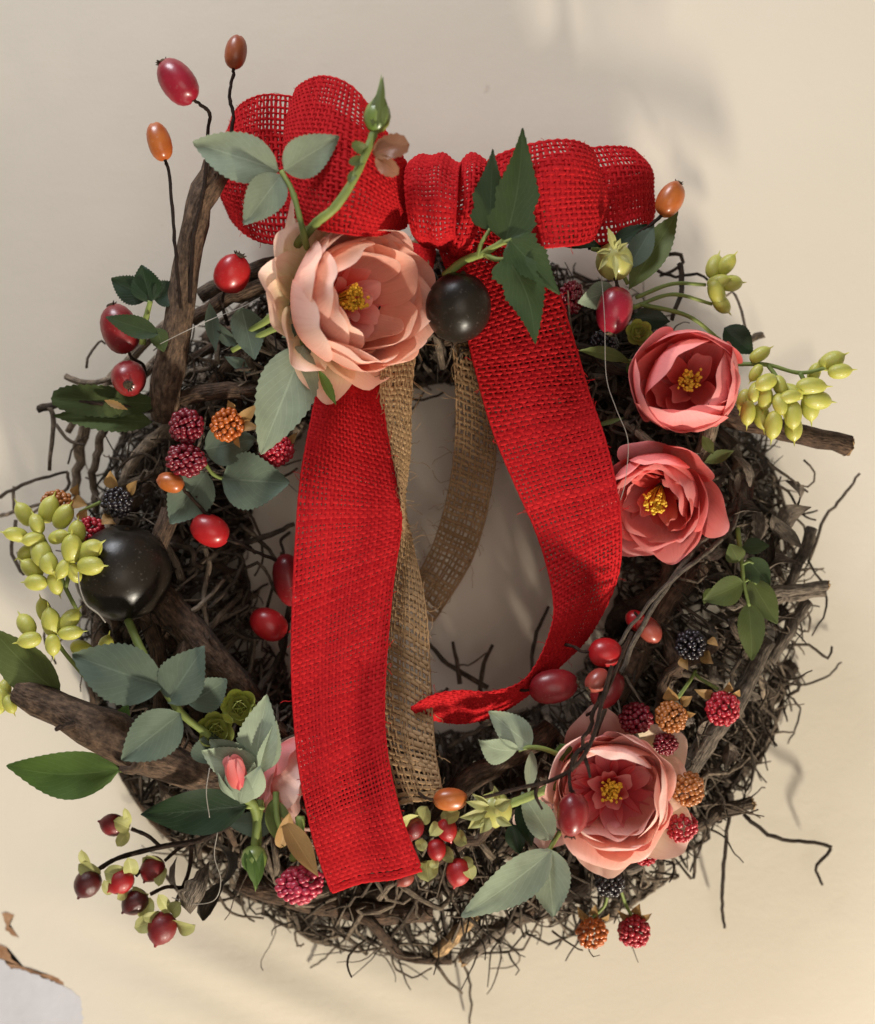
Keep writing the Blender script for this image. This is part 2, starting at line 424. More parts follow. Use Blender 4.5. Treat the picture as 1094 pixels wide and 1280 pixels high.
# ------------------------------------------------------------------ wreath geometry
CI, RI = (542, 700), (240, 226)
CO, RO = (548, 753), (442, 438)
def ring(th, rho, d):
    c, s = math.cos(th), math.sin(th)
    xi, yi = CI[0] + RI[0] * c, CI[1] - RI[1] * s
    xo, yo = CO[0] + RO[0] * c, CO[1] - RO[1] * s
    return W(xi + (xo - xi) * rho, yi + (yo - yi) * rho, d)
def hmax(rho):
    q = np.clip(2 * rho - 1, -1, 1)
    return 45 + 135 * math.sqrt(max(0, 1 - q * q))
def sd(px, py, off=0):
    th = math.atan2(-(py - 730), px - 545)
    c, s = math.cos(th), math.sin(th)
    ri = math.hypot(CI[0] + RI[0] * c - 545, CI[1] - RI[1] * s - 730)
    ro = math.hypot(CO[0] + RO[0] * c - 545, CO[1] - RO[1] * s - 730)
    r = math.hypot(px - 545, py - 730)
    return hmax(min(1, max(0, (r - ri) / (ro - ri)))) + off

WREATH = thing('twig_wreath', 'round dark brown wreath woven of tangled twigs and branches hanging on cream wall', 'wreath', W(547, 1195, 20))

def ring_path(n, span, rho_r, wob):
    th0 = rng.uniform(0, 6.2832); rho = rng.uniform(*rho_r); h = rng.uniform(.02, 1)
    d_rho = rng.uniform(-.5, .5); pts = []
    ph = rng.uniform(0, 6.28, 4); fr = rng.uniform(1.5, 5, 4)
    sgn = rng.choice([-1, 1])
    for i in range(n):
        t = i / (n - 1)
        r = rho + d_rho * (t - .5) + wob * math.sin(fr[0] * t * 3 + ph[0]) + wob * .5 * math.sin(fr[1] * t * 6 + ph[1])
        r = min(1.03, max(-.02, r))
        hh = min(1, max(0.02, h + .25 * math.sin(fr[2] * t * 2 + ph[2])))
        d = 10 + (hmax(r) - 12) * hh
        pts.append(ring(th0 + sgn * span * t, r, d))
    return np.array(pts)

# the thick stems of the ring, one by one
for i in range(64):
    p = ring_path(16, rng.uniform(.5, 1.3), (.12, .88), .05)
    mb = MB(); r = rng.uniform(6, 13) * U
    tube(mb, p, r * np.linspace(1, .6, 16), 7, knobs=.06)
    mb.build('branch', M['branch'] if i % 3 else M['twigo'], WREATH)
for i in range(235):
    p = ring_path(14, rng.uniform(.25, .8), (.02, .98), .10)
    p += rng.normal(0, 2.2 * U, p.shape)
    mb = MB(); r = rng.uniform(2.2, 5) * U
    tube(mb, p, r * np.linspace(1, .55, 14), 6, knobs=.08)
    for _ in range(int(rng.integers(1, 4))):        # side shoots
        k = int(rng.integers(2, 12)); td = nrm(p[k + 1] - p[k]); dr = nrm(td + .9 * rng.standard_normal(3)); q = [p[k]]
        if dr[1] > .3: dr[1] = -dr[1]
        for _k in range(4):
            dr = nrm(dr + .3 * rng.standard_normal(3)); nx = q[-1] + dr * rng.uniform(4, 10) * U; nx[1] = min(nx[1], -5 * U); q.append(nx)
        tube(mb, q, r * np.linspace(.6, .3, 5), 5)
    mb.build('twig', M['twigo'], WREATH)
# uncountable fine rootlets
mb = MB()
def rootlet(p0, dir0, n, step, curl, r, sides=4, lo=6, pull=None):
    p = np.array(p0, float); dr = nrm(np.array(dir0, float)); ax = nrm(rng.standard_normal(3)); pts = [p.copy()]
    for _ in range(n):
        ax = nrm(ax + .5 * rng.standard_normal(3))
        dr = nrm(dr + curl * np.cross(ax, dr) + .12 * rng.standard_normal(3))
        p = p + dr * step * U
        if p[1] > -lo * U: p[1] = -lo * U; dr[1] = -abs(dr[1]) * .3
        pts.append(p.copy())
    tube(mb, pts, r * U * np.linspace(1, .5, len(pts)), sides, cap=False)
for i in range(700):
    p = ring_path(10, rng.uniform(.12, .45), (.0, 1.0), .14) + rng.normal(0, 2.5 * U, (10, 3))
    tube(mb, p, rng.uniform(1.0, 2.7) * U * np.linspace(1, .6, 10), 4, cap=False)
for i in range(520):     # curly ones at the surface and rims
    th = rng.uniform(0, 6.2832); rho = rng.choice([rng.uniform(.8, 1.02), rng.uniform(-.02, .2), rng.uniform(.2, .8)], p=[.55, .2, .25])
    d = hmax(rho) * rng.uniform(.25, 1.0)
    p0 = ring(th, rho, d)
    tang = np.array([-math.sin(th), 0, math.cos(th)]) * rng.choice([-1, 1])
    rad = np.array([math.cos(th), 0, math.sin(th)]) * (1 if rho > .5 else -1)
    dr = tang * rng.uniform(.2, 1) + rad * rng.uniform(-.3, .8) + np.array([0, rng.uniform(-.6, .5), 0])
    rootlet(p0, dr, int(rng.integers(5, 11)), rng.uniform(5, 9), rng.uniform(.05, .55), rng.uniform(.8, 1.7))
mb.build('fine_rootlets', M['twig'], WREATH, kind='stuff')
# dense tangle low on the lower right rim and bottom
mb = MB()
for i in range(300):
    th = rng.choice([rng.uniform(-.75, .25), rng.uniform(-1.9, -1.1), rng.uniform(-2.6, -1.9), rng.uniform(.25, .8)], p=[.45, .3, .1, .15])
    rho = rng.uniform(.75, 1.02); d = rng.uniform(15, 90)
    p0 = ring(th, rho, d)
    tang = np.array([-math.sin(th), 0, math.cos(th)]) * rng.choice([-1, 1]); rad = np.array([math.cos(th), 0, math.sin(th)])
    dr = tang * rng.uniform(.3, 1) + rad * rng.uniform(-.2, .9) + np.array([0, rng.uniform(-.4, .4), 0])
    rootlet(p0, dr, int(rng.integers(4, 9)), rng.uniform(6, 11), rng.uniform(.02, .5), rng.uniform(.9, 2.2))
mb.build('fine_rootlets', M['twig'], WREATH, kind='stuff')

mb = MB()
for i in range(420):    # thick dark thatch on the upper left and top of the ring
    th = rng.choice([rng.uniform(1.75, 3.3), rng.uniform(.7, 1.75)], p=[.7, .3]); rho = rng.uniform(.35, 1.0); d = hmax(rho) * rng.uniform(.15, .9)
    tang = np.array([-math.sin(th), 0, math.cos(th)]) * rng.choice([-1, 1]); rad = np.array([math.cos(th), 0, math.sin(th)])
    rootlet(ring(th, rho, d), tang + rad * rng.uniform(-.5, .5) + np.array([0, rng.uniform(-.3, .3), 0]), int(rng.integers(6, 12)), rng.uniform(6, 11), rng.uniform(.02, .4), rng.uniform(1.0, 2.8))
mb.build('fine_rootlets', M['twig'], WREATH, kind='stuff')

def limb(pts, radii, m, name='branch', sides=10, n=24, knobs=.04, cut=None, jit=1.2):
    P = np.array([W(*q) for q in pts]); ln = np.linalg.norm(np.diff(P, axis=0), axis=1).sum() / U
    n = int(min(n, max(6, ln / max(8, 1.1 * max(radii))))); c = catmull(P, n); knobs = min(knobs, .045)
    c[1:-1] += rng.normal(0, jit * U, (n - 2, 3))
    r = np.interp(np.linspace(0, 1, n), np.linspace(0, 1, len(radii)), radii) * U
    mb = MB(); tube(mb, c, r, sides, knobs=knobs)
    o = mb.build(name, M[m], WREATH)
    if cut:
        e = c[-1] if cut == 'end' else c[0]; t = nrm(c[-1] - c[-2]) if cut == 'end' else nrm(c[0] - c[1])
        rr = r[-1] if cut == 'end' else r[0]
        mb = MB(); a = np.linspace(0, 6.2832, 14, endpoint=False)
        F = frame(t, e)
        ringv = np.array([F[:3, 0] * math.cos(q) + F[:3, 1] * math.sin(q) for q in a])
        prof = [(0, 1.02), (1.5 * U, .96), (rng.uniform(3, 5) * U, .6)]
        vs = np.concatenate([e + ringv * rr * k * (1 + .08 * rng.standard_normal((14, 1))) + t * (z + rng.normal(0, 1.3 * U, (14, 1))) for z, k in prof])
        mb.add(vs, grid_faces(3, 14, True)); 
        mb.add(np.vstack([vs[-14:], vs[-14:].mean(0)]), np.stack([np.arange(14), (np.arange(14) + 1) % 14, np.full(14, 14), np.full(14, -1 - mb.n)], 1))
        mb.build('cut_end', M['cutwood'], o, smooth=False)
    return o
# traced limbs (pixel x, y, distance from wall)
limb([(207, 520, 150), (208, 470, 175), (225, 400, 190), (236, 310, 200), (252, 250, 205), (272, 208, 200)], [17, 18, 17, 15, 15, 17], 'branch', cut='end')
limb([(22, 862, 190), (70, 885, 205), (130, 915, 215), (190, 945, 215), (245, 968, 200), (310, 985, 170)], [15, 19, 25, 21, 19, 16], 'branch', n=40, knobs=.045, jit=2.2)
limb([(92, 905, 225), (80, 910, 232), (70, 912, 238)], [6, 4, 2.5], 'branch', 'twig')
limb([(180, 940, 235), (168, 962, 240), (150, 960, 240)], [8, 6, 3], 'branch', 'twig')
limb([(900, 515, 140), (950, 530, 150), (1010, 545, 150), (1060, 557, 145)], [14, 13, 12.5, 12], 'branch', cut='end')
limb([(196, 735, 150), (225, 775, 165), (265, 820, 170), (320, 885, 150)], [18, 20, 19, 16], 'branch')
limb([(225, 500, 160), (265, 490, 175), (310, 488, 170), (350, 500, 150)], [9, 10, 9, 7], 'branch')
limb([(750, 905, 120), (790, 830, 135), (830, 760, 145), (880, 700, 150)], [13, 15, 14, 12], 'branch')
limb([(650, 990, 150), (720, 960, 165), (760, 880, 185), (800, 790, 200), (850, 710, 205), (890, 665, 190), (930, 640, 160)], [2, 2.4, 2.8, 3, 3, 3, 3], 'greybark', n=36, jit=.6)
limb([(770, 810, 195), (820, 745, 205), (870, 700, 205), (915, 660, 180), (930, 600, 160)], [2, 2.3, 2.8, 2.8, 2.4], 'greybark', n=30, jit=.6)
limb([(840, 1000, 130), (880, 930, 150), (925, 870, 150), (960, 800, 130)], [11, 12, 11, 10], 'greybark')
limb([(540, 1020, 150), (590, 975, 165), (640, 945, 170), (690, 910, 165)], [13, 14, 13, 12], 'branch')
limb([(580, 1200, 60), (620, 1165, 70), (670, 1140, 80), (730, 1110, 90), (800, 1080, 90)], [7, 9, 9, 8, 8], 'greybark', cut='start')
limb([(545, 1190, 70), (580, 1160, 90), (610, 1125, 100)], [8, 8, 7], 'cutwood', 'broken_stick')
limb([(300, 1100, 90), (380, 1125, 100), (470, 1140, 100), (540, 1140, 90)], [14, 15, 14, 12], 'branch')
limb([(900, 760, 130), (960, 742, 130), (1033, 732, 110)], [6, 7, 6], 'greybark', cut='end')
limb([(890, 775, 120), (960, 752, 118), (1030, 740, 105)], [6, 7, 6], 'greybark')
limb([(960, 830, 90), (985, 790, 90), (1010, 752, 80)], [8, 8, 7], 'greybark')
limb([(860, 1040, 80), (900, 1015, 70), (938, 1004, 60)], [9, 9, 8], 'twigo', cut='end')
limb([(985, 740, 90), (1005, 690, 90), (1015, 660, 80)], [6, 7, 7], 'greybark')
limb([(870, 590, 150), (890, 530, 155), (905, 480, 140)], [9, 10, 9], 'twigo')
limb([(120, 640, 60), (118, 580, 80), (140, 520, 100), (190, 455, 120)], [4, 5, 5.5, 5], 'twigo')
limb([(95, 620, 50), (100, 560, 60), (130, 490, 80), (180, 430, 100), (240, 380, 110)], [5, 7, 7, 6, 5], 'twigo')
limb([(85, 540, 80), (120, 500, 90), (170, 470, 100), (220, 430, 120)], [4, 5, 5, 4], 'twigo')
limb([(250, 370, 120), (300, 345, 130), (345, 330, 130)], [9, 10, 9], 'twigo')
limb([(240, 400, 140), (290, 370, 150), (350, 350, 150)], [8, 9, 9], 'branch')
limb([(715, 960, 235), (735, 915, 245), (750, 870, 245), (765, 830, 225), (790, 790, 210)], [2, 2.2, 2.4, 2.2, 2], 'stem_d', 'twig', 6)
# stray twigs, traced
stray = [
 ([(1012, 700, 60), (1030, 650, 62), (1055, 620, 60), (1075, 592, 55)], 2.2),
 ([(985, 640, 70), (1005, 660, 66), (1012, 690, 60), (1005, 720, 55)], 1.6),
 ([(960, 600, 80), (985, 615, 78), (1000, 640, 70), (1020, 650, 62)], 1.8),
 ([(1005, 575, 70), (1018, 590, 68), (1010, 610, 64), (990, 600, 62)], 1.4),
 ([(940, 560, 90), (975, 590, 85), (1010, 615, 72)], 2.0),
 ([(975, 805, 60), (1010, 808, 55), (1035, 822, 50), (1040, 808, 45)], 2.0),
 ([(960, 850, 60), (1000, 856, 40), (1035, 845, 25), (1052, 828, 18)], 1.6),
 ([(930, 820, 70), (975, 830, 60), (992, 845, 55), (997, 862, 50), (985, 870, 45)], 3.0),
 ([(985, 870, 40), (1000, 885, 25), (995, 910, 15), (985, 930, 10)], 1.4),
 ([(1010, 700, 70), (1035, 750, 60), (1015, 795, 55)], 1.5),
 ([(1000, 740, 60), (1012, 770, 55), (1008, 790, 50), (985, 775, 48)], 1.6),
 ([(912, 1015, 60), (905, 1080, 45), (903, 1130, 30), (906, 1160, 20)], 2.6),
 ([(930, 1018, 60), (965, 1045, 55), (1000, 1052, 48), (1030, 1055, 40), (1038, 1062, 38), (1020, 1085, 34), (1028, 1106, 30)], 2.6),
 ([(1030, 1055, 40), (1040, 1058, 36)], 1.8),
 ([(850, 1040, 70), (868, 1065, 60), (866, 1098, 55), (845, 1075, 60)], 2.2),
 ([(780, 1095, 70), (820, 1100, 60), (850, 1095, 50), (812, 1090, 55)], 2.0),
 ([(800, 1090, 70), (812, 1105, 60), (800, 1110, 55)], 2.2),
 ([(560, 1185, 60), (500, 1180, 55), (440, 1190, 50), (395, 1168, 45), (370, 1165, 45), (372, 1182, 42), (380, 1180, 40)], 1.8),
 ([(480, 1120, 70), (440, 1165, 40), (405, 1198, 15), (388, 1210, 8)], 1.5),
 ([(545, 1205, 50), (560, 1225, 42), (578, 1242, 35)], 2.4),
 ([(580, 1205, 55), (588, 1235, 30), (587, 1280, 10)], 1.8),
 ([(500, 1180, 60), (490, 1205, 55), (515, 1222, 50), (540, 1210, 50)], 1.5),
 ([(200, 1085, 90), (230, 1120, 80), (270, 1125, 75), (300, 1120, 70)], 2.2),
 ([(260, 1100, 90), (290, 1140, 75), (330, 1148, 65)], 1.8),
 ([(300, 1110, 80), (305, 1140, 70), (318, 1152, 60)], 1.8),
 ([(0, 622, 60), (30, 605, 65), (60, 595, 70), (85, 590, 75)], 2.4),
 ([(0, 645, 60), (20, 640, 65), (60, 628, 75)], 2.6),
 ([(18, 608, 62), (17, 625, 63), (18, 642, 62)], 2.2),
 ([(85, 590, 75), (84, 610, 75), (60, 628, 76), (30, 650, 76)], 2.2),
 ([(50, 508, 90), (64, 512, 92), (66, 540, 90), (62, 588, 85)], 3.4),
 ([(48, 512, 88), (75, 505, 95), (110, 500, 110)], 5.0),
 ([(70, 530, 95), (85, 550, 95), (105, 556, 100)], 2.4),
 ([(85, 580, 80), (92, 560, 82), (108, 545, 90)], 1.3),
 ([(82, 470, 90), (100, 478, 95), (130, 475, 105), (160, 465, 115)], 4.0),
 ([(108, 460, 95), (112, 440, 90), (125, 425, 85), (132, 430, 85)], 1.8),
 ([(20, 650, 70), (15, 690, 70), (30, 720, 75), (22, 690, 70)], 2.4),
 ([(60, 780, 80), (55, 800, 80), (70, 830, 90)], 1.8),
 ([(935, 420, 80), (925, 385, 72), (918, 365, 70), (905, 372, 66)], 1.8),
 ([(835, 318, 80), (852, 320, 78), (850, 335, 76), (825, 345, 80)], 2.6),
 ([(815, 335, 90), (845, 345, 84), (880, 345, 78), (905, 380, 75)], 2.0),
 ([(925, 440, 80), (945, 420, 75), (955, 418, 70), (940, 425, 72)], 4.0),
 ([(850, 330, 90), (852, 360, 100), (840, 400, 110)], 3.6),
 # into the opening
 ([(610, 860, 70), (560, 830, 60), (535, 803, 55)], 3.4),
 ([(600, 865, 70), (605, 830, 64), (616, 806, 60)], 3.0),
 ([(575, 855, 70), (572, 830, 66), (566, 802, 62)], 3.0),
 ([(570, 832, 64), (590, 830, 62), (608, 816, 60)], 1.2),
 ([(665, 850, 80), (668, 800, 76), (686, 758, 70)], 2.6),
 ([(560, 860, 80), (548, 868, 80), (520, 880, 76)], 2.2),
 ([(600, 905, 90), (640, 880, 90), (690, 840, 95)], 3.2),
 ([(560, 935, 100), (610, 905, 100), (660, 885, 100)], 3.0),
 ([(240, 650, 150), (260, 700, 150), (255, 750, 160), (262, 800, 160)], 3.6),
 ([(262, 760, 168), (290, 730, 150), (305, 700, 140), (275, 690, 150)], 2.4),
 ([(232, 768, 170), (255, 752, 165), (280, 725, 150)], 3.0),
 ([(270, 690, 120), (300, 680, 110), (340, 668, 100), (368, 655, 100)], 4.0),
 ([(300, 655, 110), (330, 680, 100), (352, 710, 90)], 3.0),
 ([(320, 870, 130), (350, 820, 110), (362, 760, 100), (368, 700, 95)], 4.0),
 ([(310, 850, 120), (320, 800, 105), (316, 790, 100)], 2.4),
 ([(345, 860, 110), (328, 850, 108), (326, 830, 100)], 2.4),
 ([(300, 770, 110), (320, 760, 105), (335, 770, 100)], 2.0),
 ([(280, 780, 110), (310, 800, 104), (340, 790, 100), (360, 820, 100)], 2.0),
 ([(262, 640, 130), (300, 630, 115), (335, 610, 100), (372, 585, 95)], 2.2), ([(300, 690, 110), (312, 730, 100), (304, 760, 100), (330, 800, 95)], 2.0), ([(290, 720, 120), (325, 705, 105), (345, 740, 95), (362, 745, 92)], 2.2), ([(330, 880, 110), (312, 820, 100), (330, 770, 92), (352, 690, 90)], 2.6), ([(270, 610, 120), (310, 640, 105), (330, 690, 95), (318, 720, 92)], 1.8), ([(340, 870, 105), (358, 840, 98), (350, 800, 92), (366, 770, 90)], 1.8),
 ([(430, 500, 60), (470, 520, 50), (510, 515, 45), (530, 490, 50)], 1.6),
 ([(480, 480, 60), (520, 500, 55), (555, 490, 60)], 1.8),
]
for pts, r in stray:
    limb(pts, [r, r * .95, r * .7], 'twigo' if r > 2.5 else 'twigo', 'twig', 5, max(8, 5 * len(pts)), .06, None, .7)

# ------------------------------------------------------------------ leaves
def leaf_mesh(mb, base, tip, width, droll=0.0, bend=0.0, fold=.26, teeth=.06, nt_=17, curve=0.0, shape='ovate', ns=6, sidebend=0.0):
    """blade from base to tip (world points); width in metres; droll: roll about its length; bend: bow of the midrib towards the viewer (fraction of length); curve: bow in the plane"""
    base = np.asarray(base); tip = np.asarray(tip); L = np.linalg.norm(tip - base); t = nrm(tip - base)
    view = np.array([0, -1., 0]); s = nrm(np.cross(t, view)); n = np.cross(s, t)
    if n @ view < 0: n = -n; s = -s
    cr, sr = math.cos(droll), math.sin(droll); s2 = s * cr + n * sr; n2 = n * cr - s * sr
    tt = np.linspace(0, 1, nt_)
    if shape == 'ovate': f = np.sin(math.pi * np.clip(tt, 0, 1) ** .78) ** .85 * (1 - .12 * tt)
    elif shape == 'lance': f = np.sin(math.pi * tt ** .9) ** 1.1
    elif shape == 'round': f = np.sqrt(np.clip(1 - (2 * tt - 1) ** 2, 0, 1)) * (.75 + .25 * tt)
    elif shape == 'ivy': f = np.interp(tt, [0, .05, .16, .28, .42, .55, .75, 1], [.15, .7, .95, .72, .86, .66, .36, 0])
    else: f = np.sin(math.pi * tt ** .8)
    f = np.maximum(f, .015)
    ss = np.linspace(-1, 1, ns + 1)
    tooth = teeth * (np.arange(nt_) % 2)
    V = []; UVs = []
    wv = rng.uniform(0, 6.28)
    for i in range(nt_):
        mid = base + t * L * tt[i] + n2 * bend * L * math.sin(math.pi * tt[i]) + s2 * curve * L * math.sin(math.pi * tt[i])
        for sv in ss:
            e = abs(sv)
            w = width / 2 * f[i] * (1 + (tooth[i] if e > .99 else 0))
            z = fold * w * e + .05 * width * math.sin(tt[i] * 7 + wv + sv * 2) * e + sidebend * w * e * e
            V.append(mid + s2 * sv * w + n2 * z + (t * L * .012 * tooth[i] / max(teeth, .01) if e > .99 else 0)); UVs.append((sv * .5 + .5, tt[i]))
    mb.add(V, grid_faces(nt_, ns + 1), UVs)

def leaf(parent, bpx, tpx, width, m, d0, d1, name='leaf', **kw):
    mb = MB(); k = (D - (d0 + d1) / 2) / D
    kw.setdefault('nt_', 31 if width > 24 else 15)
    leaf_mesh(mb, W(*bpx, d0), W(*tpx, d1), width * U * k, **kw)
    return mb.build(name, M[m], parent)
def stem(parent, pts, r, m='stem_g', name='stem', n=None, sides=7):
    P = np.array([W(*q) for q in pts]); n = n or 5 * len(pts)
    c = catmull(P, n); mb = MB(); rr = np.interp(np.linspace(0, 1, n), np.linspace(0, 1, 2), r if isinstance(r, (list, tuple)) else [r, r * .8]) * U
    tube(mb, c, rr, sides, knobs=.05); return mb.build(name, M[m], parent)

def sprig(name, label, cat, at, leaves, stems, group=None):
    t = thing(name, label, cat, W(*at), group)
    for s in stems: stem(t, *s)
    for (b0, t0, w, mt, d0, d1, kw) in leaves: leaf(t, b0, t0, w, mt, d0, d1, **kw)
    return t
R = math.radians
d_ = dict
# dry leaves and bark curls tucked in the wreath
def dry_leaf(px, py, ln, wd, ang, d, m='dry'):
    a = R(ang); mb = MB()
    p0 = W(px - ln / 2 * math.cos(a), py + ln / 2 * math.sin(a), d + rng.uniform(-12, 12)); p1 = W(px + ln / 2 * math.cos(a), py - ln / 2 * math.sin(a), d + rng.uniform(-12, 12))
    leaf_mesh(mb, p0, p1, wd * U, droll=rng.uniform(-1.2, 1.2), bend=rng.uniform(-.25, .3), fold=rng.uniform(-.8, .8), teeth=rng.uniform(0, .35), curve=rng.uniform(-.2, .2), nt_=10, ns=5, shape='ovate', sidebend=rng.uniform(-1.2, 1.4))
    mb.build('dry_leaf', M[m], WREATH)
for i in range(46):
    th = rng.uniform(-.55, .62); rho = rng.uniform(.45, .95)
    q = ring(th, rho, 0); dry_leaf(q[0] / U + CX, CY - q[2] / U, rng.uniform(20, 46), rng.uniform(9, 22), rng.uniform(0, 360), hmax(rho) * rng.uniform(.75, 1.02))
for i in range(44):
    th = rng.uniform(.6, 5.7); rho = rng.uniform(.1, .95)
    q = ring(th, rho, 0); dry_leaf(q[0] / U + CX, CY - q[2] / U, rng.uniform(20, 50), rng.uniform(9, 22), rng.uniform(0, 360), hmax(rho) * rng.uniform(.6, .98), 'twigo')
for px, py, ln, wd, an, d in [(250, 1110, 70, 26, 70, 150), (268, 1125, 60, 22, 60, 140), (230, 1095, 50, 22, 110, 140), (245, 990, 40, 22, 20, 160), (270, 1080, 60, 24, 100, 150), (995, 650, 50, 26, 40, 130), (985, 665, 60, 30, -50, 140), (945, 610, 50, 26, 70, 150), (930, 645, 46, 24, 10, 160), (975, 720, 60, 26, 30, 130), (930, 590, 46, 20, 120, 160), (900, 600, 40, 18, 60, 165), (985, 620, 40, 24, 100, 120), (960, 690, 46, 26, 80, 150)]:
    dry_leaf(px, py, ln, wd, an, d)

# ------------------------------------------------------------------ ribbons
def weave(mb, A, B, pitch, warp_n=None, wid=.42, thk=.2, amp=.17, ripple=None, jit=.04, wfac=.8, end_fray=0.0, wid_u=None):
    """real plain weave on the ruled surface between edge curves A and B (lists of (px,py,d))"""
    Ap = catmull(np.array([W(*q) for q in A]), 240); Bp = catmull(np.array([W(*q) for q in B]), 240)
    mid = (Ap + Bp) / 2; ll = np.concatenate([[0], np.cumsum(np.linalg.norm(np.diff(mid, axis=0), axis=1))])
    p = pitch * U
    width = np.median(np.linalg.norm(Ap - Bp, axis=1))
    nu = int(ll[-1] / p); nv = warp_n or int(width / (p * wfac))
    u = (np.arange(nu) + .5 + jit * rng.standard_normal(nu)) / nu * ll[-1]
    v = (np.arange(nv) + jit * rng.standard_normal(nv)) / (nv - 1); v = np.clip(v, 0, 1)
    a = np.stack([np.interp(u, ll, Ap[:, k]) for k in range(3)], -1); b = np.stack([np.interp(u, ll, Bp[:, k]) for k in range(3)], -1)
    wob = .12 / nv * np.cumsum(rng.standard_normal((nu, 1)) * .4, 0) * 0 
    uu = np.arange(nu)[:, None] / nu
    vv = v[None] + (.15 / nv) * np.sin(uu * 23 + 5 * v[None] * 3) * np.sin(math.pi * v[None])
    P = a[:, None] * (1 - vv[..., None]) + b[:, None] * vv[..., None]
    du = np.gradient(P, axis=0); dv = np.gradient(P, axis=1); N = nrm(np.cross(du, dv))
    if ripple is not None: 
        P = P + N * ripple(uu, vv)[..., None] * U
        du = np.gradient(P, axis=0); dv = np.gradient(P, axis=1); N = nrm(np.cross(du, dv))
    Tu = nrm(du); Tv = nrm(dv)
    # the weft sags a little along the length so the rows are not ruled straight
    P = P + Tu * (p * .15 * np.sin(v[None] * 9 + uu * 31) * np.sin(uu * 17))[..., None]
    sg = np.where((np.arange(nu)[:, None] + np.arange(nv)[None]) % 2 == 0, 1., -1.)[..., None]
    ang = np.linspace(0, 6.2832, 6, endpoint=False)
    for along in (0, 1):
        T, S_ = (Tv, sg) if along == 0 else (Tu, -sg)
        C = P + N * S_ * amp * p
        n_th = nv if along == 0 else nu
        tw = 1 + .15 * rng.standard_normal(n_th); tw = np.clip(tw, .6, 1.4)
        tw = tw[None, :] if along == 0 else tw[:, None]
        ww = wid if wid_u is None else (wid * wid_u(uu))
        X = C[..., None, :] + (tw * ww * p * (1 if along == 1 else (width / nv / p if warp_n else wfac)))[..., None, None] * np.cos(ang)[:, None] * T[..., None, :] + thk * p * np.sin(ang)[:, None] * N[..., None, :]
        X = X + rng.normal(0, .022 * p, X.shape)
        if along == 1: X = X.transpose(1, 0, 2, 3)
        n0, n1 = X.shape[0], X.shape[1]
        base = mb.n
        for j in range(n1):
            s0, s1 = 0, n0
            if end_fray and along == 0: s1 = n0 - int(rng.integers(0, end_fray + 1))
            mb.add(X[s0:s1, j], grid_faces(s1 - s0, 6, True))
    return P, N
def fuzz(parent, P, N, n, m, ln=(8, 26), edge=.6):
    mb = MB(); nu, nv = P.shape[:2]
    for _ in range(n):
        i = int(rng.integers(0, nu)); j = int(rng.choice([0, nv - 1])) if rng.random() < edge else int(rng.integers(0, nv))
        p = P[i, j].copy(); dr = nrm(N[i, j] * rng.choice([-1, 1]) * .5 + rng.standard_normal(3)); pts = [p]
        st = rng.uniform(*ln) * U / 5
        for _k in range(5):
            dr = nrm(dr + .35 * rng.standard_normal(3)); p = p + dr * st; pts.append(p)
        tube(mb, pts, .32 * U, 3, cap=False)
    return mb.build('loose_fibres', M[m], parent, kind='stuff')

BOW = thing('ribbon_bow', 'bright red burlap ribbon bow with loops and two long hanging tails', 'bow', W(548, 300, 150))
def loop(A, B, pitch=5.6, **kw):
    mb = MB(); P, N = weave(mb, A, B, pitch, **kw); o = mb.build('loop', M['red'], BOW); fuzz(o, P, N, 50, 'red', (4, 12)); return o
# outer left loop
loop([(505, 222, 150), (430, 145, 190), (350, 119, 182), (305, 127, 145), (287, 152, 95), (312, 160, 55), (400, 180, 50), (505, 225, 110)],
     [(505, 282, 150), (430, 296, 195), (358, 306, 190), (312, 296, 158), (284, 268, 100), (305, 262, 55), (400, 270, 50), (505, 278, 110)], pitch=5.2, wid=.39, ripple=lambda u, v: 13 * np.sin(math.pi * v) * np.sin(math.pi * u) + 3 * np.sin(6 * v + 9 * u))
# front left loop
loop([(516, 216, 205), (490, 172, 262), (446, 112, 292), (402, 95, 270), (373, 112, 205), (392, 124, 130), (450, 160, 105), (520, 214, 130)],
     [(512, 284, 205), (474, 294, 270), (432, 292, 304), (392, 284, 280), (366, 264, 212), (388, 262, 130), (450, 270, 105), (516, 280, 130)], pitch=5.0, wid=.45, ripple=lambda u, v: 16 * np.sin(math.pi * v) * np.sin(math.pi * u) + 3 * np.sin(5 * v - 8 * u))
# right front loop
loop([(590, 216, 195), (622, 194, 238), (675, 178, 262), (718, 178, 246), (742, 194, 186), (720, 202, 120), (650, 210, 98), (585, 220, 130)],
     [(584, 298, 198), (640, 308, 244), (690, 308, 270), (730, 303, 250), (744, 290, 188), (720, 285, 120), (650, 285, 98), (585, 285, 130)], pitch=5.0, wid=.45, ripple=lambda u, v: -15 * np.sin(math.pi * v) * np.sin(math.pi * u) + 3 * np.sin(7 * v + 12 * u))
